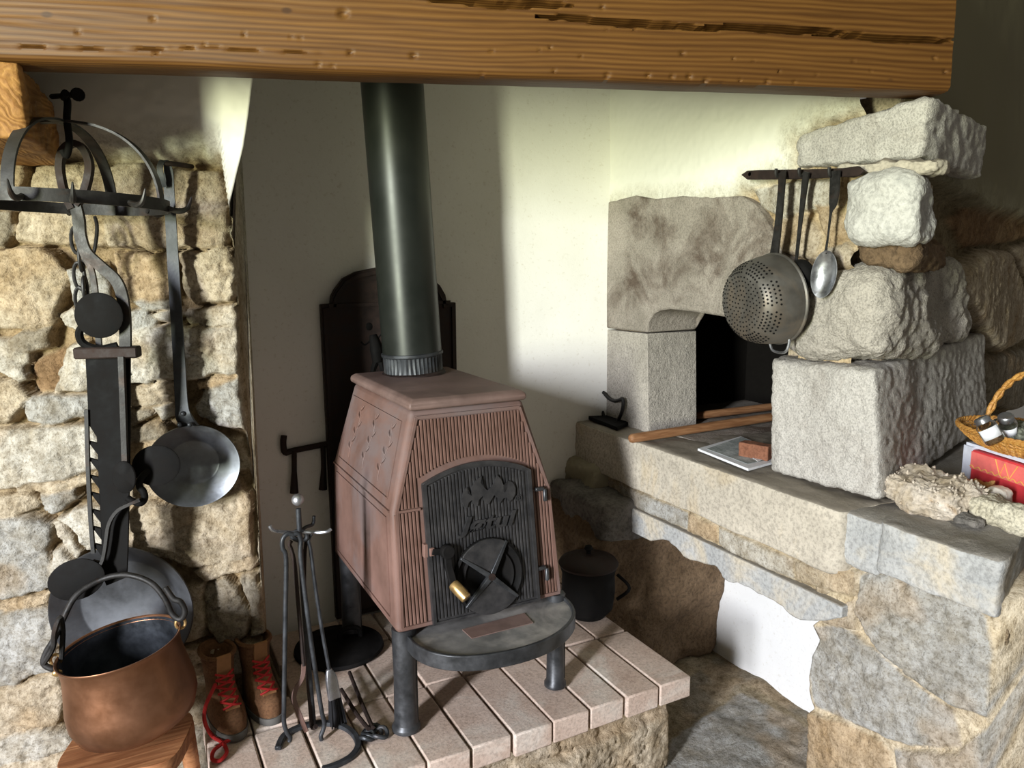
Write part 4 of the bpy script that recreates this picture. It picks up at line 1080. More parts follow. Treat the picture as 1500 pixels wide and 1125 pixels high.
b_tube(bm, [T(p[0], p[1], f) for p in [(430,783),(421,782),(414,790),(414,803),(419,820),(418,900),(416,1030),(416,1058),(420,1072),(425,1080),(424,1086)]], .0048, 10, sm=5); bm_link('arm', bm, M['iron_grey'], tg)
bm = bmesh.new(); b_tube(bm, [T(p[0], p[1], f) for p in [(430,783),(437,782),(441,792),(440,806),(442,830),(455,935),(470,1035),(475,1058),(473,1070),(470,1078),(471,1084)]], .0048, 10, sm=5); bm_link('arm', bm, M['iron_grey'], tg)
pk = empty('fire_poker', tuple(T(448, 1070, TY - .012)), 'rusty poker with curved flat end hanging inside the tool stand', 'poker')
bm = bmesh.new(); f = TY - .012
b_tube(bm, [T(p[0], p[1], f) for p in [(427,792),(424,798),(427,806),(432,830),(438,900),(445,975)]], .0042, 8, sm=4); bm_link('shaft', bm, M['iron_rust'], pk)
bm = bmesh.new(); b_strip(bm, [T(p[0], p[1], f) for p in [(445,972),(443,992),(433,1010),(431,1026),(438,1045),(446,1065),(449,1072)]], .010, .004, (0, 1, 0), sm=4); setp(bevel(bm_link('blade', bm, M['cast'], pk), .001, 1), 'rust pink flat blade')
rk2 = empty('fire_rake', tuple(T(460, 1068, TY + .01)), 'thin dark iron rake rod hanging behind the poker on the tool stand', 'rake')
bm = bmesh.new(); b_tube(bm, [T(p[0], p[1], TY + .012) for p in [(452,786),(448,796),(446,830),(446,930),(452,1010),(456,1060)]], .0040, 8, sm=4); bm_link('shaft', bm, M['iron_rust'], rk2)
bm = bmesh.new(); b_tube(bm, [T(456, 1058, TY + .012), T(458, 1066, TY + .006), T(463, 1064, TY - .006)], .005, 8, sm=3); bm_link('tip', bm, M['iron_rust'], rk2)
br = empty('hearth_brush', tuple(T(492, 1060, TY + .012)), 'hearth brush with black bristles hanging at the right of the tool stand', 'brush')
f = TY + .004
bm = bmesh.new(); b_tube(bm, [T(p[0], p[1], f) for p in [(456,782),(452,792),(455,806),(462,860),(472,925),(483,985)]], .0040, 8, sm=4); bm_link('handle', bm, M['iron_grey'], br)
bm = bmesh.new(); b_sweep(bm, [T(482, 980, f), T(485, 992, f), T(490, 1022, f)], rect(.024, .016), up=(0, 1, 0), scale=[.5, 1, 1.15]); setp(bevel(bm_link('ferrule', bm, M['steel'], br), .002, 2), 'bright metal ferrule')
bm = bmesh.new(); rs = random.Random(8)
for k in range(110):
    u, v = rs.uniform(-.012, .012), rs.uniform(-.007, .007); a = T(490, 1020, f) + Vector((u, v, 0)); b = T(495, 1060, f) + Vector((u * 1.5, v * 1.6, rs.uniform(-.004, .004)))
    b_sweep(bm, [a, b], rect(.0022, .0022))
bm_link('bristles', bm, M['bristle'], br, smooth=None)
t2 = empty('lying_tongs', tuple(hz(538, 1050)), 'iron tongs with coiled rings lying on the hearth by the left stove leg', 'tongs')
for pts in ([(512,985),(530,1030),(546,1066)], [(500,1010),(522,1045),(540,1068)]):
    bm = bmesh.new(); b_tube(bm, [hz(p[0], p[1], HZ + .010 + .006 * k) for k, p in enumerate(pts)], .0048, 8, sm=4); bm_link('arm', bm, M['iron_rust'], t2)
for (px, py, r) in ((545,1072,.020), (556,1074,.017), (538,1078,.014)):
    c = hz(px, py, HZ + .011); bm = bmesh.new(); b_tube(bm, [c + Vector((r * math.cos(t), r * math.sin(t), .004 * math.sin(t * 2))) for t in np.linspace(0, 2 * PI, 17)[:-1]], .0048, 8, closed=True); bm_link('ring', bm, M['iron_grey'], t2)

# ================================================================ BOOTS
def boot(label, tx, ty, hx, hy, h=.165):
    """toe and heel points on the hearth"""
    root = empty('child_boot', ((tx + hx) / 2, (ty + hy) / 2, HZ), label, 'boot', 'pair of small boots')
    d = Vector((tx - hx, ty - hy, 0)); L = d.length; d.normalize(); s = Vector((-d.y, d.x, 0)); O = Vector((hx, hy, HZ + .003))
    def ring(z, y0, y1, w, p=2.4, n=28):
        out = []
        for k in range(n):
            t = 2 * PI * k / n; ct, st = math.cos(t), math.sin(t)
            cx = math.copysign(abs(ct) ** (2 / p), ct); cy = math.copysign(abs(st) ** (2 / p), st)
            wd = w * (1 - .12 * (cx < 0) * abs(cx))
            out.append(O + d * ((y0 + y1) / 2 + (y1 - y0) / 2 * cx) + s * (wd / 2 * cy) + Vector((0, 0, z)))
        return out
    def loft(bm, rings, cap0=True, cap1=True):
        rr = [[bm.verts.new(p) for p in r] for r in rings]
        for a, b in zip(rr[:-1], rr[1:]):
            for k in range(len(a)): bm.faces.new((a[k], a[(k + 1) % len(a)], b[(k + 1) % len(b)], b[k]))
        if cap0: bm.faces.new(rr[0][::-1])
        if cap1: bm.faces.new(rr[-1])
    bm = bmesh.new(); loft(bm, [ring(0, -.004, L + .004, .070), ring(.012, -.006, L + .006, .074), ring(.016, -.004, L + .004, .072)]); bm_link('sole', bm, M['sole'], root)
    bm = bmesh.new()
    prof = [(.014, 0, L, .068), (.034, -.002, L + .001, .070), (.048, 0, L - .004, .069), (.060, .002, L - .022, .066), (.072, .004, L - .045, .062), (.088, .006, L - .062, .060), (.110, .006, L - .072, .062), (.135, .002, L - .074, .066), (h - .006, -.004, L - .070, .072), (h, -.002, L - .072, .068)]
    inn = [(h - .008, .006, L - .080, .056), (.11, .014, L - .084, .048), (.07, .016, L - .08, .045)]
    loft(bm, [ring(*q) for q in prof + inn]); up_ = bm_link('upper', bm, M['leather'], root, smooth=70)
    bm = bmesh.new(); ft = [(.060, L - .030), (.075, L - .052), (.10, L - .070), (.135, L - .076), (h + .004, L - .070)]
    b_sweep(bm, smooth_path([O + d * (y + .006) + Vector((0, 0, z)) for z, y in ft], 4), rect(.030, .006), up=tuple(d)); setp(bm_link('tongue', bm, M['leather_in'], root), 'tan leather tongue')
    bm = bmesh.new(); b_tube(bm, ring(h - .002, -.004, L - .068, .071), .005, 8, closed=True); bm_link('collar', bm, M['leather'], root)
    bm = bmesh.new()
    lv_ = [(.064, L - .024), (.074, L - .040), (.086, L - .053), (.100, L - .060), (.114, L - .063), (.128, L - .064)]
    for k in range(len(lv_) - 1):
        (z0, y0), (z1, y1) = lv_[k], lv_[k + 1]
        for sg in (-1, 1):
            b_tube(bm, [O + d * (y0 - .006) + s * (.019 * sg) + Vector((0, 0, z0)), O + d * ((y0 + y1) / 2 + .007) + Vector((0, 0, (z0 + z1) / 2 + .003)), O + d * (y1 - .006) - s * (.019 * sg) + Vector((0, 0, z1))], .0026, 6, sm=3)
    lc_ = bm_link('laces', bm, M['lace'], root)
    return root, O, d, s, L
b1 = boot('small brown leather boot with a red lace trailing over the hearth edge', .158, 1.600, .128, 1.755)
b2 = boot('small brown leather boot with its red lace tied, the one nearer the fire tools', .240, 1.622, .209, 1.775)
bm = bmesh.new()
lace = [b1[1] + b1[2] * (b1[4] - .058) - b1[3] * .024 + Vector((0, 0, .112))]
lace += [at(312, 1010, YY, 1.64), at(301, 1035, YY, 1.62), at(300, 1058, YY, 1.60)] + [hz(p[0], p[1], HZ + .008) for p in [(311,1078),(326,1088),(332,1102),(322,1114),(311,1112),(313,1100),(325,1090),(338,1083)]]
b_tube(bm, lace, .0042, 8, sm=6); bm_link('loose_lace', bm, M['lace'], b1[0])
# ================================================================ HANGING POT CROWN
CR = J(98, 297, .235)
HK = J(97, 141, .235)
crown = empty('pot_crown', (CR.x, CR.y, CR.z), 'round wrought iron hanging rack with four curved straps and hooks at upper left', 'hanging rack')
RR = .165
tilt = Matrix.Rotation(math.radians(1.5), 3, 'Y')
def cp(a, r=RR, z=0): return CR + tilt @ Vector((r * math.cos(a), r * math.sin(a), z))
bm = bmesh.new(); b_sweep(bm, [cp(a) for a in np.linspace(0, 2 * PI, 73)[:-1]], rect(.004, .021), closed=True, up=(0, 0, 1)); bm_link('ring_band', bm, M['iron'], crown)
TOPZ = (J(102, 178, .235).z - CR.z)
for k, a in enumerate((-.45, 1.12, 2.69, 4.26)):
    bm = bmesh.new(); pts = []
    for t in np.linspace(0, 1, 16):
        ang = t * PI / 2; pts.append(cp(a, RR * math.cos(ang) ** .85 if t < 1 else 0, TOPZ * math.sin(ang) ** .95))
    d = Vector((-math.sin(a), math.cos(a), 0))
    b_sweep(bm, pts, [(x, y) for x, y in rect(.004, .020)], up=tuple(d)); bm_link('strap', bm, M['iron'], crown)
for a in (-.25, .62, -.95, 1.6, 2.6, 3.4, -1.9, 4.8):
    bm = bmesh.new(); o_ = lambda r, z: cp(a, r, z)
    b_tube(bm, [o_(RR - .004, -.002), o_(RR + .018, -.008), o_(RR + .034, -.002), o_(RR + .042, .018)], .0048, 8, sm=4, scale=[1, 1.1, .9, .25]); bm_link('prong', bm, M['iron'], crown)
bm = bmesh.new(); tp = CR + Vector((0, 0, TOPZ))
b_tube(bm, [J(96, 136, .25), J(93, 142, .235), J(98, 146, .225), J(99, 155, .235), J(98, 175, .235), J(101, 200, .235), J(101, 215, .235), J(97, 228, .235), J(92, 220, .235)], .0062, 10, sm=5); bm_link('swivel_hook', bm, M['iron_black'], crown)
# the nail it hangs from
bm = bmesh.new(); n0 = J(76, 141.5, .05); n1 = J(114, 138.5, .235); b_tube(bm, [n0, n1], .0048, 10); b_disc(bm, n1, n1 - n0, .0115, .005, 14)
setp(bm_link('iron_nail', bm, M['iron_black']), 'thick iron nail driven in beside the corbel, carrying the hanging rack', 'nail')

# ================================================================ TRAMMEL
OF = .165
def K(px, py, o=OF): return J(px, py, o)
tr = empty('trammel', tuple(K(150, 850)), 'black iron saw toothed pot trammel hanging in front of the left stone wall', 'trammel hook')
bm = bmesh.new(); b_strip(bm, [K(*p) for p in [(106,306),(96,285),(90,262),(88,240),(93,220),(108,210),(123,219),(131,240),(129,262),(122,285),(112,300)]], .012, .016, tuple(JN), sm=4); bm_link('loop', bm, M['iron_rust'], tr)
bm = bmesh.new(); b_strip(bm, [K(*p) for p in [(110,296),(116,322),(118,345),(127,370),(150,392),(168,408),(178,428),(183,460),(184,500),(184,520)]], .010, .020, tuple(JU), sm=5); bm_link('neck', bm, M['iron'], tr)
bm = bmesh.new(); b_strip(bm, [K(109, 296, OF - .01), K(112, 330, OF - .01), K(122, 372, OF - .01), K(134, 395, OF - .01), K(140, 430, OF - .01), K(142, 470, OF - .01), K(146, 512, OF - .01)], .007, .010, tuple(JU), sm=4); bm_link('back_strap', bm, M['iron'], tr)
bm = bmesh.new(); b_disc(bm, K(145, 462, OF + .02), JN, .043, .006, 28, (1, 1.0)); b_tube(bm, [K(124, 475, OF + .012), K(116, 487, OF + .01), K(122, 503, OF + .006), K(145, 511, OF + .004), K(172, 506, OF)], .0075, 8, sm=4); bm_link('disc_hook', bm, M['iron_black'], tr)
bm = bmesh.new(); o_ = K(158, 516, OF); ang = -math.atan2(.333, .943)
b_box(bm, o_, (.115, .030, .022), Matrix.Rotation(ang, 3, 'Z')); bevel(bm_link('collar', bm, M['iron_rust'], tr), .003, 1)
xin = lambda y: 151 - (846 - y) * .045
poly = [(190,522),(190,600),(189,700),(187,800),(185,846),(156,858),(151,846),(xin(640),640),(130,622),(125,522)]
bm = bmesh.new(); b_prism(bm, [K(*p) for p in poly], JN * -.007)
for k in range(8):
    y = 842 - 25 * k
    b_prism(bm, [K(xin(y) + 1, y), K(xin(y) - 15, y - 21), K(xin(y - 17) + 1, y - 17)], JN * -.007)
bm_link('toothed_plate', bm, M['iron_black'], tr, smooth=20)
bm = bmesh.new(); b_strip(bm, [K(127, 600, OF + .001), K(129, 680, OF + .001), K(133, 760, OF + .001), K(137, 810, OF + .001)], .007, .007, tuple(JN), sm=3); bm_link('ratchet_rod', bm, M['iron'], tr)
bm = bmesh.new(); b_strip(bm, [K(178, 522, OF + .012), K(181, 600, OF + .012), K(184, 690, OF + .012)], .010, .012, tuple(JN), sm=3); sr_ = bm_link('slide_rod', bm, M['iron'], tr)
bm = bmesh.new(); b_disc(bm, K(182, 699, OF + .020), JN, .026, .006, 24, (.85, 1.25)); bm_link('rod_disc', bm, M['iron_black'], sr_)
bm = bmesh.new(); b_disc(bm, K(229, 682, OF - .02), JN + Vector((0, -.2, .15)), .042, .006, 28, (1.08, .98)); b_tube(bm, [K(217, 690, OF - .015), K(207, 700, OF), K(204, 712, OF), K(210, 720, OF), K(212, 730, OF), K(206, 737, OF + .01), K(196, 735, OF + .012), K(186, 729, OF + .012)], .0068, 10, sm=5); bm_link('slide_hook', bm, M['iron_black'], tr)
bm = bmesh.new(); b_strip(bm, [K(205, 732, OF + .014), K(190, 738, OF + .018), K(172, 748, OF + .018), K(160, 768, OF + .018), K(155, 800, OF + .018), K(150, 822, OF + .018), K(138, 838, OF + .018), K(128, 850, OF + .02)], .006, .012, tuple(JN), sm=5); arm_ = bm_link('swing_arm', bm, M['iron'], tr)
bm = bmesh.new(); b_disc(bm, K(112, 849, OF + .024), JN, .055, .006, 30, (1.0, .74), x=(.9, -.3, .35)); setp(bm_link('arm_disc', bm, M['iron_black'], arm_), 'black disc')
# chain beside the trammel
ch = empty('iron_chain', tuple(K(125, 440, .08)), 'short chain of long iron links hanging behind the trammel neck', 'chain')
for k, (px, py) in enumerate(((112,352),(119,378),(116,404),(125,424),(118,440))):
    bm = bmesh.new(); c = K(px, py, .09); ax_ = JU if k % 2 == 0 else JN
    b_tube(bm, [c + ax_ * (.010 * math.cos(t)) + Vector((0, 0, .026 * math.sin(t))) for t in np.linspace(0, 2 * PI, 17)[:-1]], .0036, 8, closed=True); bm_link('chain_link', bm, M['iron'], ch)
bm = bmesh.new(); b_tube(bm, [K(139, 318, .06), K(142, 330, .07), K(141, 350, .08), K(136, 372, .09), K(122, 380, .09)], .0036, 8, sm=4); bm_link('chain_hook', bm, M['iron'], ch)

# ================================================================ PANS ON THE LEFT WALL
def pan(label, name, c, r, rb, depth, mat, sq=(1, 1), ax=None, group=None):
    root = empty(name, tuple(c), label, 'pan', group)
    m_ = axis_mtx(c, ax or JN, JU) @ Matrix.Diagonal((sq[0], sq[1], 1, 1))
    bm = bmesh.new(); b_lathe(bm, [(0, 0), (rb, 0), (rb + .004, .003), (r, depth), (r + .002, depth + .001), (r + .001, depth + .004), (r - .002, depth + .003), (rb + .001, .005), (rb - .003, .003), (0, .003)], 56, m_)
    bm_link('bowl', bm, mat, root, smooth=30); return root
c = J(284, 677, .016)
sk = pan('long handled steel skillet hanging on the left stone wall by a hooked flat handle', 'long_handled_skillet', c, .093, .052, .036, M['pan'], (1.0, .95), JN + Vector((.22, 0, .0)))
bm = bmesh.new(); b_strip(bm, [J(*p) for p in [(284,632,.030),(270,612,.060),(266,590,.058),(262,520,.052),(254,390,.046),(248,280,.046),(247,252,.048),(244,238,.054),(238,236,.062),(234,246,.066),(237,262,.064),(241,274,.058)]], .005, .025, tuple(JU), sm=5, scale=[1.5, 1.3, 1, .95, .9, .8, .7, .5, .45, .45, .45, .4]); bm_link('handle', bm, M['iron_grey'], sk)
for px, py in ((268,606),(263,622),(278,622)):
    bm = bmesh.new(); b_sphere(bm, J(px, py, .066), .0055, (1, 1, 1), 10, 6); bm_link('rivet', bm, M['iron_grey'], sk)
bm = bmesh.new(); b_tube(bm, [J(281, 244, -.02), J(262, 241, .045), J(240, 239, .060)], .005, 8, sm=3); setp(bm_link('iron_peg', bm, M['iron_rust']), 'rusty iron peg in the left wall joint holding the skillet handle', 'peg')
c = J(190, 884, .014)
bp = pan('large dark round steel pan hanging low on the left wall behind the copper pot', 'large_pan', c, .150, .104, .042, M['pan_dark'], (1, .97), JN + Vector((-.06, 0, .03)))
bm = bmesh.new(); b_strip(bm, [J(182, 800, .040), J(172, 785, .050), J(170, 700, .045), J(168, 560, .040), J(167, 530, .040)], .005, .024, tuple(JU), sm=4); bm_link('handle', bm, M['iron_grey'], bp)

# ================================================================ COPPER POT ON STOOL
PO = .235
rim = J(175, 945, PO)
up = (Vector((0, 0, 1)) + JU * -.13 + JN * .02).normalized()
pot = empty('copper_pot', (rim.x, rim.y, rim.z - .19), 'aged copper cauldron with black bail handle hanging low at left', 'pot')
pmx = axis_mtx(rim, up, JU) @ Matrix.Scale(.885, 4)
bm = bmesh.new(); b_lathe(bm, [(0, -.208), (.05, -.206), (.095, -.196), (.122, -.176), (.1335, -.145), (.1335, -.115), (.127, -.075), (.1215, -.035), (.1225, -.008), (.126, 0), (.1275, .002), (.1265, .0045), (.123, .0035), (.120, -.006)], 72, pmx); bm_link('body', bm, M['copper'], pot, smooth=60)
bm = bmesh.new(); b_lathe(bm, [(.1205, .0015), (.1195, -.035), (.125, -.075), (.131, -.115), (.131, -.145), (.119, -.172), (.093, -.192), (0, -.200)], 64, pmx); setp(bm_link('lining', bm, M['tin'], pot, smooth=60, fix=False), 'blackened lining')
el = pmx @ Vector((-.128, -.015, -.004)); er = pmx @ Vector((.122, .035, .004))
bh = [el + Vector((0, 0, -.004)), J(78, 980, PO + .02), J(64, 972, PO + .02), J(68, 955, PO + .02), J(80, 935, PO + .02), J(92, 908, PO), J(112, 872, PO - .02), J(148, 849, PO - .04), J(185, 842, PO - .04), J(220, 853, PO - .035), J(241, 876, PO - .03), J(252, 899, PO - .03), J(264, 907, PO - .028), J(271, 897, PO - .026), J(265, 882, PO - .026), J(254, 877, PO - .026), J(242, 860, PO - .028)]
bm = bmesh.new(); b_tube(bm, bh, .0058, 10, sm=5); bm_link('bail', bm, M['iron'], pot)
bm = bmesh.new(); b_tube(bm, [J(64, 972, PO + .022), J(78, 948, PO + .026), J(80, 926, PO + .03), J(88, 905, PO + .02), J(92, 925, PO + .01), J(90, 965, PO + .01)], .0052, 8, sm=4); bm_link('bail_hook', bm, M['iron'], pot)
for e_, n_ in ((el, -JU), (er, JU)):
    bm = bmesh.new(); b_tube(bm, [e_ + Vector((.009 * math.cos(t), 0, .011 * math.sin(t) + .004)) for t in np.linspace(0, 2 * PI, 13)[:-1]], .003, 8, closed=True); bm_link('ear', bm, M['brass'], pot)
bm = bmesh.new(); b_sphere(bm, pmx @ Vector((-.118, -.040, -.018)), .009, (1, .5, .8), 12, 8); bm_link('rivet', bm, M['brass'], pot)
# stool
sz = rim.z - .203
st = empty('wooden_stool', (rim.x, rim.y, 0), 'low reddish brown wooden stool under the copper pot', 'stool')
bm = bmesh.new(); sc_ = Vector((rim.x + .0, rim.y, sz)); co = []
for t in np.linspace(0, 2 * PI, 41)[:-1]:
    ct, st_ = math.cos(t), math.sin(t); a = math.copysign(abs(ct) ** .5, ct) * .112; b = math.copysign(abs(st_) ** .5, st_) * .095
    co.append(sc_ + JU * a + JN * b)
b_prism(bm, co, (0, 0, -.030)); bevel(bm_link('seat', bm, M['oldwood'], st), .006, 2)
for sx in (-1, 1):
    for sy in (-1, 1):
        bm = bmesh.new(); b_tube(bm, [sc_ + JU * (.085 * sx) + JN * (.075 * sy) + Vector((0, 0, -.02)), Vector((0, 0, .0)) + Vector((sc_.x, sc_.y, 0)) + JU * (.105 * sx) + JN * (.09 * sy)], .016, 12, scale=[1.1, .8]); bm_link('leg', bm, M['oldwood'], st)

# ================================================================ UTENSILS ON THE OVEN WALL
XR = 1.365
rail = empty('utensil_rail', tuple(at(1175, 255, YX, XR)), 'dark iron rail with pointed ends and hooks on the wall above the oven', 'rail')
ra = [at(px, py, YX, XR) for px, py in [(1085,256),(1094,250),(1110,249),(1180,248),(1236,246),(1256,243),(1265,250),(1256,258),(1236,259),(1180,262),(1110,263),(1094,263)]]
bm = bmesh.new(); b_prism(bm, ra, (.008, 0, 0)); bevel(bm_link('bar', bm, M['iron_rust'], rail), .0015, 1)
for px in (1098, 1228):
    bm = bmesh.new(); p = at(px, 255, YX, XR); b_tube(bm, [p, p + Vector((.05, 0, 0))], .005, 8); bm_link('wall_nail', bm, M['iron_rust'], rail)
for px, py in ((1146,257),(1180,256),(1224,256)):
    bm = bmesh.new(); p = at(px, py, YX, XR); b_tube(bm, [p + Vector((-.002, 0, .004)), p + Vector((-.014, 0, -.004)), p + Vector((-.020, 0, .004)), p + Vector((-.020, 0, .014))], .0035, 8, sm=4); bm_link('rail_hook', bm, M['iron'], rail)
# colander
XC = 1.335
cc = at(1135, 438, YX, XC); cax = Vector((-1, .10, -.10)).normalized()
col = empty('colander', tuple(cc), 'dented grey aluminium colander hanging by its flat handle over the oven mouth', 'colander')
cm = axis_mtx(cc, cax, (0, 0, 1)) @ Matrix.Scale(.86, 4); R0 = .118
prof = [(R0 + .004, -.003), (R0 + .004, .001), (R0, .004), (.117, .03), (.111, .062), (.100, .088), (.086, .103), (.074, .108), (0, .109)]
inn = [(0, .106), (.073, .105), (.084, .100), (.098, .085), (.108, .060), (.114, .03), (R0 - .003, .0), (R0 + .004, -.003)]
bm = bmesh.new(); b_lathe(bm, prof + inn, 64, cm); bm_link('bowl', bm, M['alu'], col, smooth=50)
def on_bowl(r, ang, push=.0006):
    pr = prof[2:]
    for (r0, z0), (r1, z1) in zip(pr[:-1], pr[1:]):
        if r1 <= r <= r0:
            t = (r0 - r) / (r0 - r1 + 1e-9); z = z0 + (z1 - z0) * t; nr, nz2 = (z1 - z0), (r0 - r1); l = math.hypot(nr, nz2)
            n = Vector((nr / l * math.cos(ang), nr / l * math.sin(ang), nz2 / l)); p = Vector((r * math.cos(ang), r * math.sin(ang), z)) + n * push
            return cm @ p, (cm.to_3x3() @ n)
bm = bmesh.new()
for r in (.012, .024, .036, .048, .060, .071):
    m_ = max(6, int(2 * PI * r / .0125))
    for k in range(m_): p, n = on_bowl(r, 2 * PI * k / m_ + r * 40); b_disc(bm, p, n, .0019, .0012, 7)
for r, off in ((.0825, 0), (.090, .5), (.0965, 0), (.1025, .5), (.107, 0)):
    for g in range(8):
        for k in range(6): p, n = on_bowl(r, 2 * PI * (g * 7.2 + k + off) / 57.6); b_disc(bm, p, n, .0024, .0012, 7)
bm_link('drain_holes', bm, M['iron_black'], col, smooth=None)
bm = bmesh.new(); b_strip(bm, [at(1133, 380, YX, XC - .012), at(1135, 368, YX, XC - .006), at(1140, 330, YX, XC - .003), at(1145, 275, YX, XC), at(1146, 252, YX, XR - .014)], .004, .019, (0, 1, 0), sm=5, scale=[1.6, 1.2, 1, .95, .95]); bm_link('handle', bm, M['iron'], col)
bm = bmesh.new(); b_tube(bm, [at(1127, 498, YX, XC), at(1131, 512, YX, XC), at(1140, 516, YX, XC), at(1151, 515, YX, XC), at(1156, 503, YX, XC), at(1156, 494, YX, XC)], .0032, 8, sm=4); bm_link('helper_loop', bm, M['steel'], col)
# ladle
ldl = empty('ladle', tuple(at(1170, 395, YX, 1.352)), 'small black ladle hanging between the colander and the spoon', 'ladle')
bm = bmesh.new(); b_strip(bm, [at(1182, 252, YX, XR - .014), at(1179, 270, YX, XR - .012), at(1172, 330, YX, 1.352), at(1166, 385, YX, 1.350)], .0045, .014, (0, 1, 0), sm=5, scale=[1, 1.1, .7, .5]); bm_link('handle', bm, M['iron'], ldl)
bm = bmesh.new(); lc_ = at(1174, 402, YX, 1.352); b_lathe(bm, [(.034, -.002), (.034, .001), (.030, .014), (.018, .022), (0, .024), (0, .022), (.017, .020), (.028, .013), (.032, 0), (.034, -.002)], 32, axis_mtx(lc_, (-1, -.1, -.2))); bm_link('bowl', bm, M['iron_black'], ldl)
# spoon
sp = empty('serving_spoon', tuple(at(1205, 400, YX, 1.350)), 'worn grey spoon hanging rightmost on the iron rail', 'spoon')
bm = bmesh.new(); b_strip(bm, [at(1224, 250, YX, XR - .012), at(1222, 285, YX, XR - .010), at(1220, 300, YX, XR - .008), at(1217, 312, YX, XR - .008), at(1213, 345, YX, 1.350), at(1209, 372, YX, 1.350)], .004, .024, (0, 1, 0), sm=5, scale=[1, .95, .75, .28, .2, .3]); setp(bm_link('handle', bm, M['iron'], sp), 'dark broad iron handle')
bm = bmesh.new(); sc2 = at(1207, 402, YX, 1.348); zax = Vector((-1, -.25, 0)).normalized(); xa = (at(1201, 430, YX, 1.348) - at(1210, 372, YX, 1.348)).normalized()
mm = axis_mtx(sc2, zax, xa) @ Matrix.Diagonal((1.0, .56, 1, 1))
b_lathe(bm, [(.050, .0), (.051, .0015), (.049, .0015), (.040, -.005), (.022, -.010), (0, -.012), (0, -.0145), (.024, -.012), (.042, -.007), (.050, .0)], 36, mm); bm_link('bowl', bm, M['steel'], sp)

# ================================================================ ON THE LEDGE
fi = empty('sad_iron', tuple(at(890, 615, YZ, LZ)), 'small black flat iron with arched grip on the ledge corner by the oven', 'flat iron')
q = [at(px, py, YZ, LZ + .010) for px, py in [(858,609),(881,601),(921,619),(904,627)]]
bm = bmesh.new(); b_prism(bm, [Vector((p.x, p.y, LZ + .001)) for p in q], (0, 0, .012)); bevel(bm_link('sole_plate', bm, M['iron_black'], fi), .002, 2)
b0 = at(884, 609, YZ, LZ + .012); b1_ = at(906, 617, YZ, LZ + .012)
pn_ = (b1_ - b0).cross(Vector((0, 0, 1))).normalized()
G = lambda px, py: atpl(px, py, b0, pn_)
bm = bmesh.new(); b_tube(bm, [b0, G(881, 596), G(877, 584), G(879, 576), G(884, 575), G(891, 583), G(899, 587), G(907, 586), G(912, 584), G(913, 592), G(911, 603), b1_ + Vector((0, 0, .004)), b1_], .0058, 10, sm=4); bm_link('grip', bm, M['iron'], fi)
def pole(label, a, b, r):
    bm = bmesh.new(); d = (b - a).normalized(); b_tube(bm, [a - d * .004, a, a + d * .006, a.lerp(b, .5), b], r, 18, scale=[.45, .85, 1, 1, 1])
    o = bm_link('wooden_pole', bm, M['pole'], smooth=50); return setp(o, label, 'pole', 'poles in the oven mouth')
pole('front of two brown wooden poles, its end overhanging the ledge edge', Vector((1.262, 1.70, LZ + .0165)), Vector((2.25, 1.70, LZ + .030)), .0135)
pole('rear of two brown wooden poles, lying deeper in the oven mouth', at(988, 613, YZ, LZ + .017), at(988, 613, YZ, LZ + .017) + Vector((.75, -.055, .012)), .0125)
# booklet
bk = empty('booklet', tuple(at(1075, 675, YZ, LZ)), 'open white booklet with dark printed pages lying on the ledge', 'booklet')
A, B, C_, D = [at(px, py, YZ, LZ + .004) for px, py in [(1022,660),(1096,690),(1160,672),(1085,642)]]
def sheet3(bm, p, th): b_prism(bm, p, (0, 0, th))
bm = bmesh.new(); sheet3(bm, [A, B, C_, D], .006); bm_link('page_block', bm, M['paper'], bk, smooth=None)
up6 = Vector((0, 0, .0065)); A2 = A.lerp(C_, .10); B2 = B.lerp(D, .12); C2 = C_.lerp(A, .04); D2 = D.lerp(B, .04)
bm = bmesh.new(); sheet3(bm, [p + up6 for p in (A2, B2, C2, D2)], .0008); setp(bm_link('printed_page', bm, M['cover'], bk, smooth=None), 'dark printed page')
bm = bmesh.new(); sheet3(bm, [p + Vector((0, 0, .0075)) for p in (A2.lerp(C2, .45), B2.lerp(C2, .25), C2.lerp(A2, .15), D2.lerp(C2, .35))], .001); bm_link('loose_page', bm, M['paper'], bk, smooth=None)
o = rock('small_brick', [tuple(Vector(v)) for v in [at(1079,664,YZ,LZ+.012), at(1135,652,YZ,LZ+.012)]] * 0 + box8(0, 1, 0, 1, 0, 1), M['brick'], None, n=14, k=24, amp=0) if False else None
ba = at(1081, 668, YZ, LZ + .010); bb = at(1124, 676, YZ, LZ + .010)
ex = (bb - ba); ex.z = 0; ey = Vector((-ex.y, ex.x, 0)).normalized() * .035
if ey.x < 0: ey = -ey
zb0, zb1 = LZ + .010, LZ + .048
cs = []
for z in (zb0, zb1):
    for yy in (0, 1):
        for xx in (0, 1): cs.append(Vector((ba.x, ba.y, z)) + ex * xx + ey * yy)
setp(rock('small_brick', cs, M['brick'], None, n=16, k=26, amp=.0012, freq=40, seed=61), 'small red brick resting on the booklet against the pale stone block', 'brick')

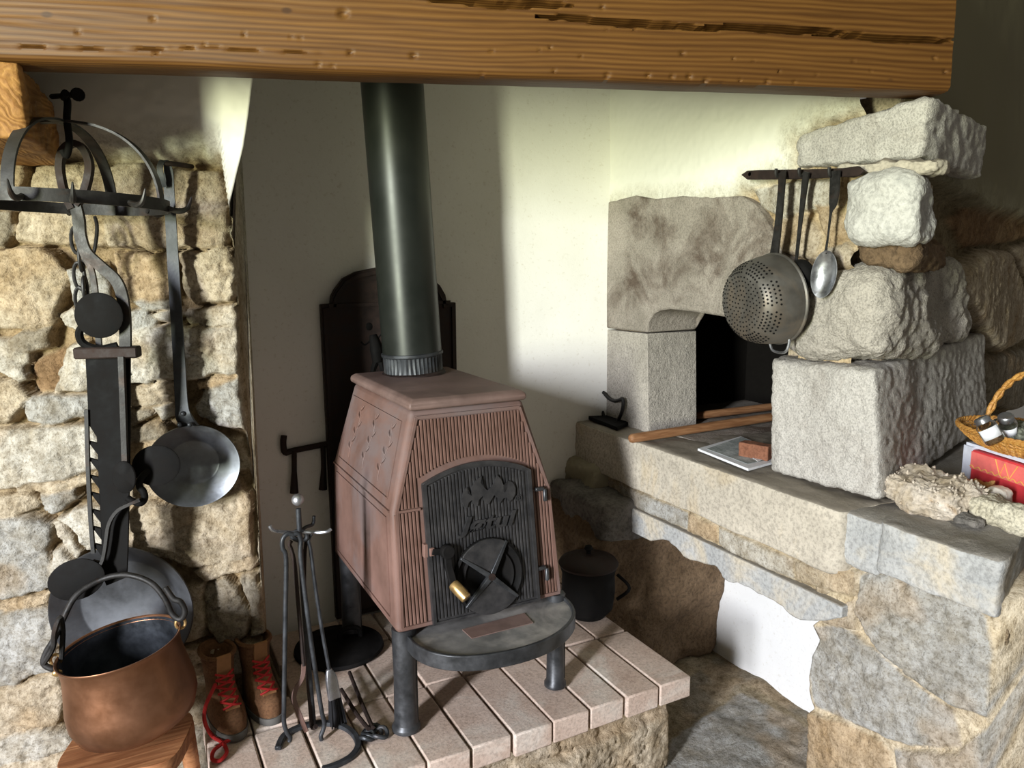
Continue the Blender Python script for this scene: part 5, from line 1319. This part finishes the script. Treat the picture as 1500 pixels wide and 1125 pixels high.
# ================================================================ ON THE BENCH
def quartz(name, label, c, sx, sy, sz, mat, n=38, seed=1, crystals=60, amp=.012, big=.02, cmat=None, cs_=.016, cat='rock'):
    b = box8(c[0] - sx / 2, c[0] + sx / 2, c[1] - sy / 2, c[1] + sy / 2, c[2], c[2] + sz)
    me = rock_mesh(name, b, n=n, k=3.2, amp=amp, freq=26, seed=seed, big=big, bigf=14, ridged=.002)
    bm = bmesh.new(); bm.from_mesh(me); rs = random.Random(seed)
    fs = [(f.calc_center_median(), f.normal.copy()) for f in bm.faces if f.normal.z > -.2]
    for k in range(crystals):
        p, nn = rs.choice(fs); d = (nn + Vector((rs.uniform(-.6, .6), rs.uniform(-.6, .6), rs.uniform(-.2, .6)))).normalized()
        L = cs_ * rs.uniform(.5, 1.2); r = L * rs.uniform(.22, .4); m_ = axis_mtx(p - d * L * .4, d)
        b_lathe(bm, [(r, 0), (r, L * .75), (0, L * 1.1)], 6, m_)
    bm.to_mesh(me); bm.free()
    return setp(link(name, me, mat, smooth=12), label, cat)
c = at(1347, 750, YZ, LZ)
quartz('quartz_cluster', 'large lumpy cream and amber quartz cluster on the bench beside the pale block', (c.x + .045, c.y + .005, LZ - .004), .13, .175, .074, M['quartz'], 24, 3, 110, .010, .016, None, .010)
c = at(1416, 742, YZ, LZ)
quartz('amber_rock', 'amber brown rock behind the quartz cluster in front of the red box', (c.x + .03, c.y + .01, LZ - .003), .09, .075, .050, M['amber_rock'], 24, 5, 10, .008, .01)
c = at(1448, 768, YZ, LZ)
b = [at(px, py, YZ, LZ) for px, py in [(1415,757),(1492,777)]]
quartz('pale_rock', 'pale speckled wedge of rock on the bench right of the quartz cluster', (c.x + .03, c.y - .015, LZ - .003), .09, .13, .052, M['pale_rock'], 28, 7, 0, .007, .020)
c = at(1441, 752, YZ, LZ)
quartz('milky_pebble', 'rounded milky white stone leaning behind the pale wedge of rock', (c.x + .05, c.y + .0, LZ - .002), .045, .045, .050, M['milky'], 18, 8, 0, .003, .006)
c = at(1415, 770, YZ, LZ)
quartz('dark_pebble', 'small dark grey stone at the bench edge before the pale rock', (c.x + .01, c.y, LZ - .003), .04, .055, .022, M['dark_stone'], 18, 9, 0, .005, .008)
c = at(1450, 735, YZ, LZ + .01)
bm = bmesh.new(); b_prism(bm, [at(px, py, YZ, LZ + .022) for px, py in [(1426,737),(1440,722),(1470,727),(1456,738)]], (0, 0, .006)); setp(bm_link('agate_slice', bm, M['amber_rock'], smooth=None), 'thin brown stone slice lying before the red box', 'stone')
# red fabric box
r0 = at(1419, 713, YZ, LZ); r1 = at(1519, 751, YZ, LZ)
rb = empty('red_box', (r0.x + .1, (r0.y + r1.y) / 2, LZ), 'red cloth covered box with gold stitching under the wicker basket', 'box')
ey = (r1 - r0); ey.z = 0; ez = Vector((0, 0, 1)); ex = Vector((-ey.y, ey.x, 0)).normalized()
if ex.x < 0: ex = -ex
BH = .086; DX = .20
cs = [r0, r0 + ey, r0 + ey + ex * DX, r0 + ex * DX]
bm = bmesh.new(); b_prism(bm, [p + ez * .002 for p in cs], ez * BH); bevel(bm_link('case', bm, M['red'], rb), .003, 2)
bm = bmesh.new(); b_prism(bm, [r0 + ez * .045 - ex * .0015, r0 + ey + ez * .045 - ex * .0015, r0 + ey + ez * (BH - .002) - ex * .0015, r0 + ez * (BH - .002) - ex * .0015], ex * .004); setp(bm_link('label_band', bm, M['redpale'], rb, smooth=None), 'faded pink red band')
bm = bmesh.new()
st_pts = [r0 + ey * t + ez * (.050 + .003 * math.sin(t * 60)) - ex * .0025 for t in np.linspace(0, 1, 60)]
b_tube(bm, st_pts, .0012, 5); bm_link('stitching', bm, M['gold'], rb)
bm = bmesh.new(); b_tube(bm, [r0 + ey * t + ez * h_ - ex * .0028 for t, h_ in ((.38, .084), (.46, .052), (.52, .080), (.60, .050), (.70, .083))], .0012, 5); bm_link('stitching', bm, M['gold'], rb)
eyn = ey.normalized(); s0 = r0 - eyn * .030
sl = empty('clear_sleeve', (s0.x, s0.y, LZ), 'clear plastic sleeve showing at the end and top of the red box', 'sleeve')
bm = bmesh.new(); b_prism(bm, [s0 + ex * .004 + ez * .003, r0 - eyn * .0012 + ex * .000 + ez * .003, r0 - eyn * .0012 + ez * (BH + .006), s0 + ex * .004 + ez * (BH + .006)], ex * .18); bm_link('end_wrap', bm, M['acetate'], sl, smooth=None)
bm = bmesh.new(); b_prism(bm, [s0 + ex * .01 + ez * (BH + .004), r0 + ey * 1.0 + ex * .01 + ez * (BH + .004), r0 + ey * 1.0 + ex * .19 + ez * (BH + .004), s0 + ex * .19 + ez * (BH + .004)], ez * .008); bm_link('top_wrap', bm, M['acetate'], sl, smooth=None)
# basket
bz = LZ + BH + .014
bc = at(1506, 648, YZ, bz + .02)
bc = Vector((bc.x, bc.y, bz))
bas = empty('wicker_basket', tuple(bc), 'oval honey wicker basket with arched handle on top of the red box', 'basket')
ax_l = Vector((ey.x, ey.y, 0)).normalized(); ax_s = ex
def be(r, t, z): return bc + ax_l * (r * math.cos(t) * .165 / .165) + ax_s * (r * .72 * math.sin(t)) + Vector((0, 0, z))
bm = bmesh.new(); NB_ = 56; prof = [(.095, .002), (.118, .010), (.140, .024), (.158, .040)]
for k in range(NB_):
    t = 2 * PI * k / NB_; b_tube(bm, [be(r + .002, t, z) for r, z in prof], .0028, 6)
bm_link('stakes', bm, M['wicker'], bas)
bm = bmesh.new()
for i, (r, z) in enumerate(((.104, .006), (.116, .011), (.128, .017), (.139, .024), (.149, .032))):
    for ph in (0, PI):
        b_tube(bm, [be(r + .0035 * math.sin(t * NB_ / 2 + ph), t, z + .002 * math.cos(t * NB_ / 2 + ph)) for t in np.linspace(0, 2 * PI, 225)[:-1]], .0026, 5, closed=True)
bm_link('weave', bm, M['wicker'], bas)
bm = bmesh.new()
for ph in (0, 2.1, 4.2): b_tube(bm, [be(.158 + .003 * math.cos(t * 22 + ph), t, .042 + .004 * math.sin(t * 22 + ph)) for t in np.linspace(0, 2 * PI, 221)[:-1]], .0034, 6, closed=True)
bm_link('rim', bm, M['wicker'], bas)
bm = bmesh.new(); b_prism(bm, [be(.112, t, .006) for t in np.linspace(0, 2 * PI, 41)[:-1]], (0, 0, .004)); bm_link('bottom', bm, M['wicker'], bas)
bm = bmesh.new()
for ph in (0, PI): b_tube(bm, [bc + ax_s * (.112 * math.cos(a) + .004 * math.cos(a * 14 + ph)) + ax_l * .0 + Vector((0, 0, .04 + .135 * math.sin(a) + .004 * math.sin(a * 14 + ph))) for a in np.linspace(0, PI, 70)], .0045, 6)
bm_link('handle', bm, M['wicker'], bas)
hb = rock('dried_herbs', [tuple(be(.12, t, z)) for z in (.010, .052) for t in (PI * 1.25, PI * 1.75, PI * .75, PI * .25)], M['herb'], None, n=34, k=3.0, amp=.014, freq=45, seed=71, big=.010)
setp(hb, 'grey green dried herbs heaped in the wicker basket', 'herbs', kind='stuff')
def jar(label, px, py, seed, fill, tilt_):
    c = at(px, py, YZ, bz + .070)
    zx = (Vector((0, 0, 1)) * .75 + ax_l * -.35 * tilt_ - ex * .35).normalized()
    c = c - zx * .02
    root = empty('glass_jar', tuple(c), label, 'jar', 'labelled jars in the basket')
    m_ = axis_mtx(c, zx)
    bm = bmesh.new(); b_lathe(bm, [(0, -.022), (.017, -.022), (.020, -.018), (.020, .018), (.014, .027), (.014, .030), (.0125, .030), (.0125, .026), (.0185, .017), (.0185, -.017), (.016, -.0205), (0, -.0205)], 28, m_); bm_link('glass', bm, M['glass'], root)
    bm = bmesh.new(); b_lathe(bm, [(0, .024), (.0155, .024), (.0155, .034), (.013, .037), (0, .038)], 24, m_); setp(bm_link('lid', bm, M['steel'], root), 'shiny metal lid')
    bm = bmesh.new(); b_lathe(bm, [(0, -.020), (.0178, -.0195), (.0178, .002), (0, .005)], 20, m_); bm_link('contents', bm, fill, root)
    bm = bmesh.new(); inv = m_.to_3x3().inverted(); vd = inv @ (CAM - c).normalized(); a0 = math.atan2(vd.y, vd.x)
    r_a = [bm.verts.new(m_ @ Vector((.0206 * math.cos(a0 + t), .0206 * math.sin(a0 + t), -.010))) for t in np.linspace(-1.1, 1.1, 12)]
    r_b = [bm.verts.new(m_ @ Vector((.0206 * math.cos(a0 + t), .0206 * math.sin(a0 + t), .013))) for t in np.linspace(-1.1, 1.1, 12)]
    for i in range(11): bm.faces.new((r_a[i], r_a[i + 1], r_b[i + 1], r_b[i]))
    lb = bm_link('paper_label', bm, M['paper'], root); so = lb.modifiers.new('thick', 'SOLIDIFY'); so.thickness = .0005
jar('left glass jar with white paper label in the basket', 1443, 622, 1, M['spice'], 1)
jar('right glass jar with white paper label in the basket, nearer the handle', 1474, 618, 2, M['herb'], -.6)
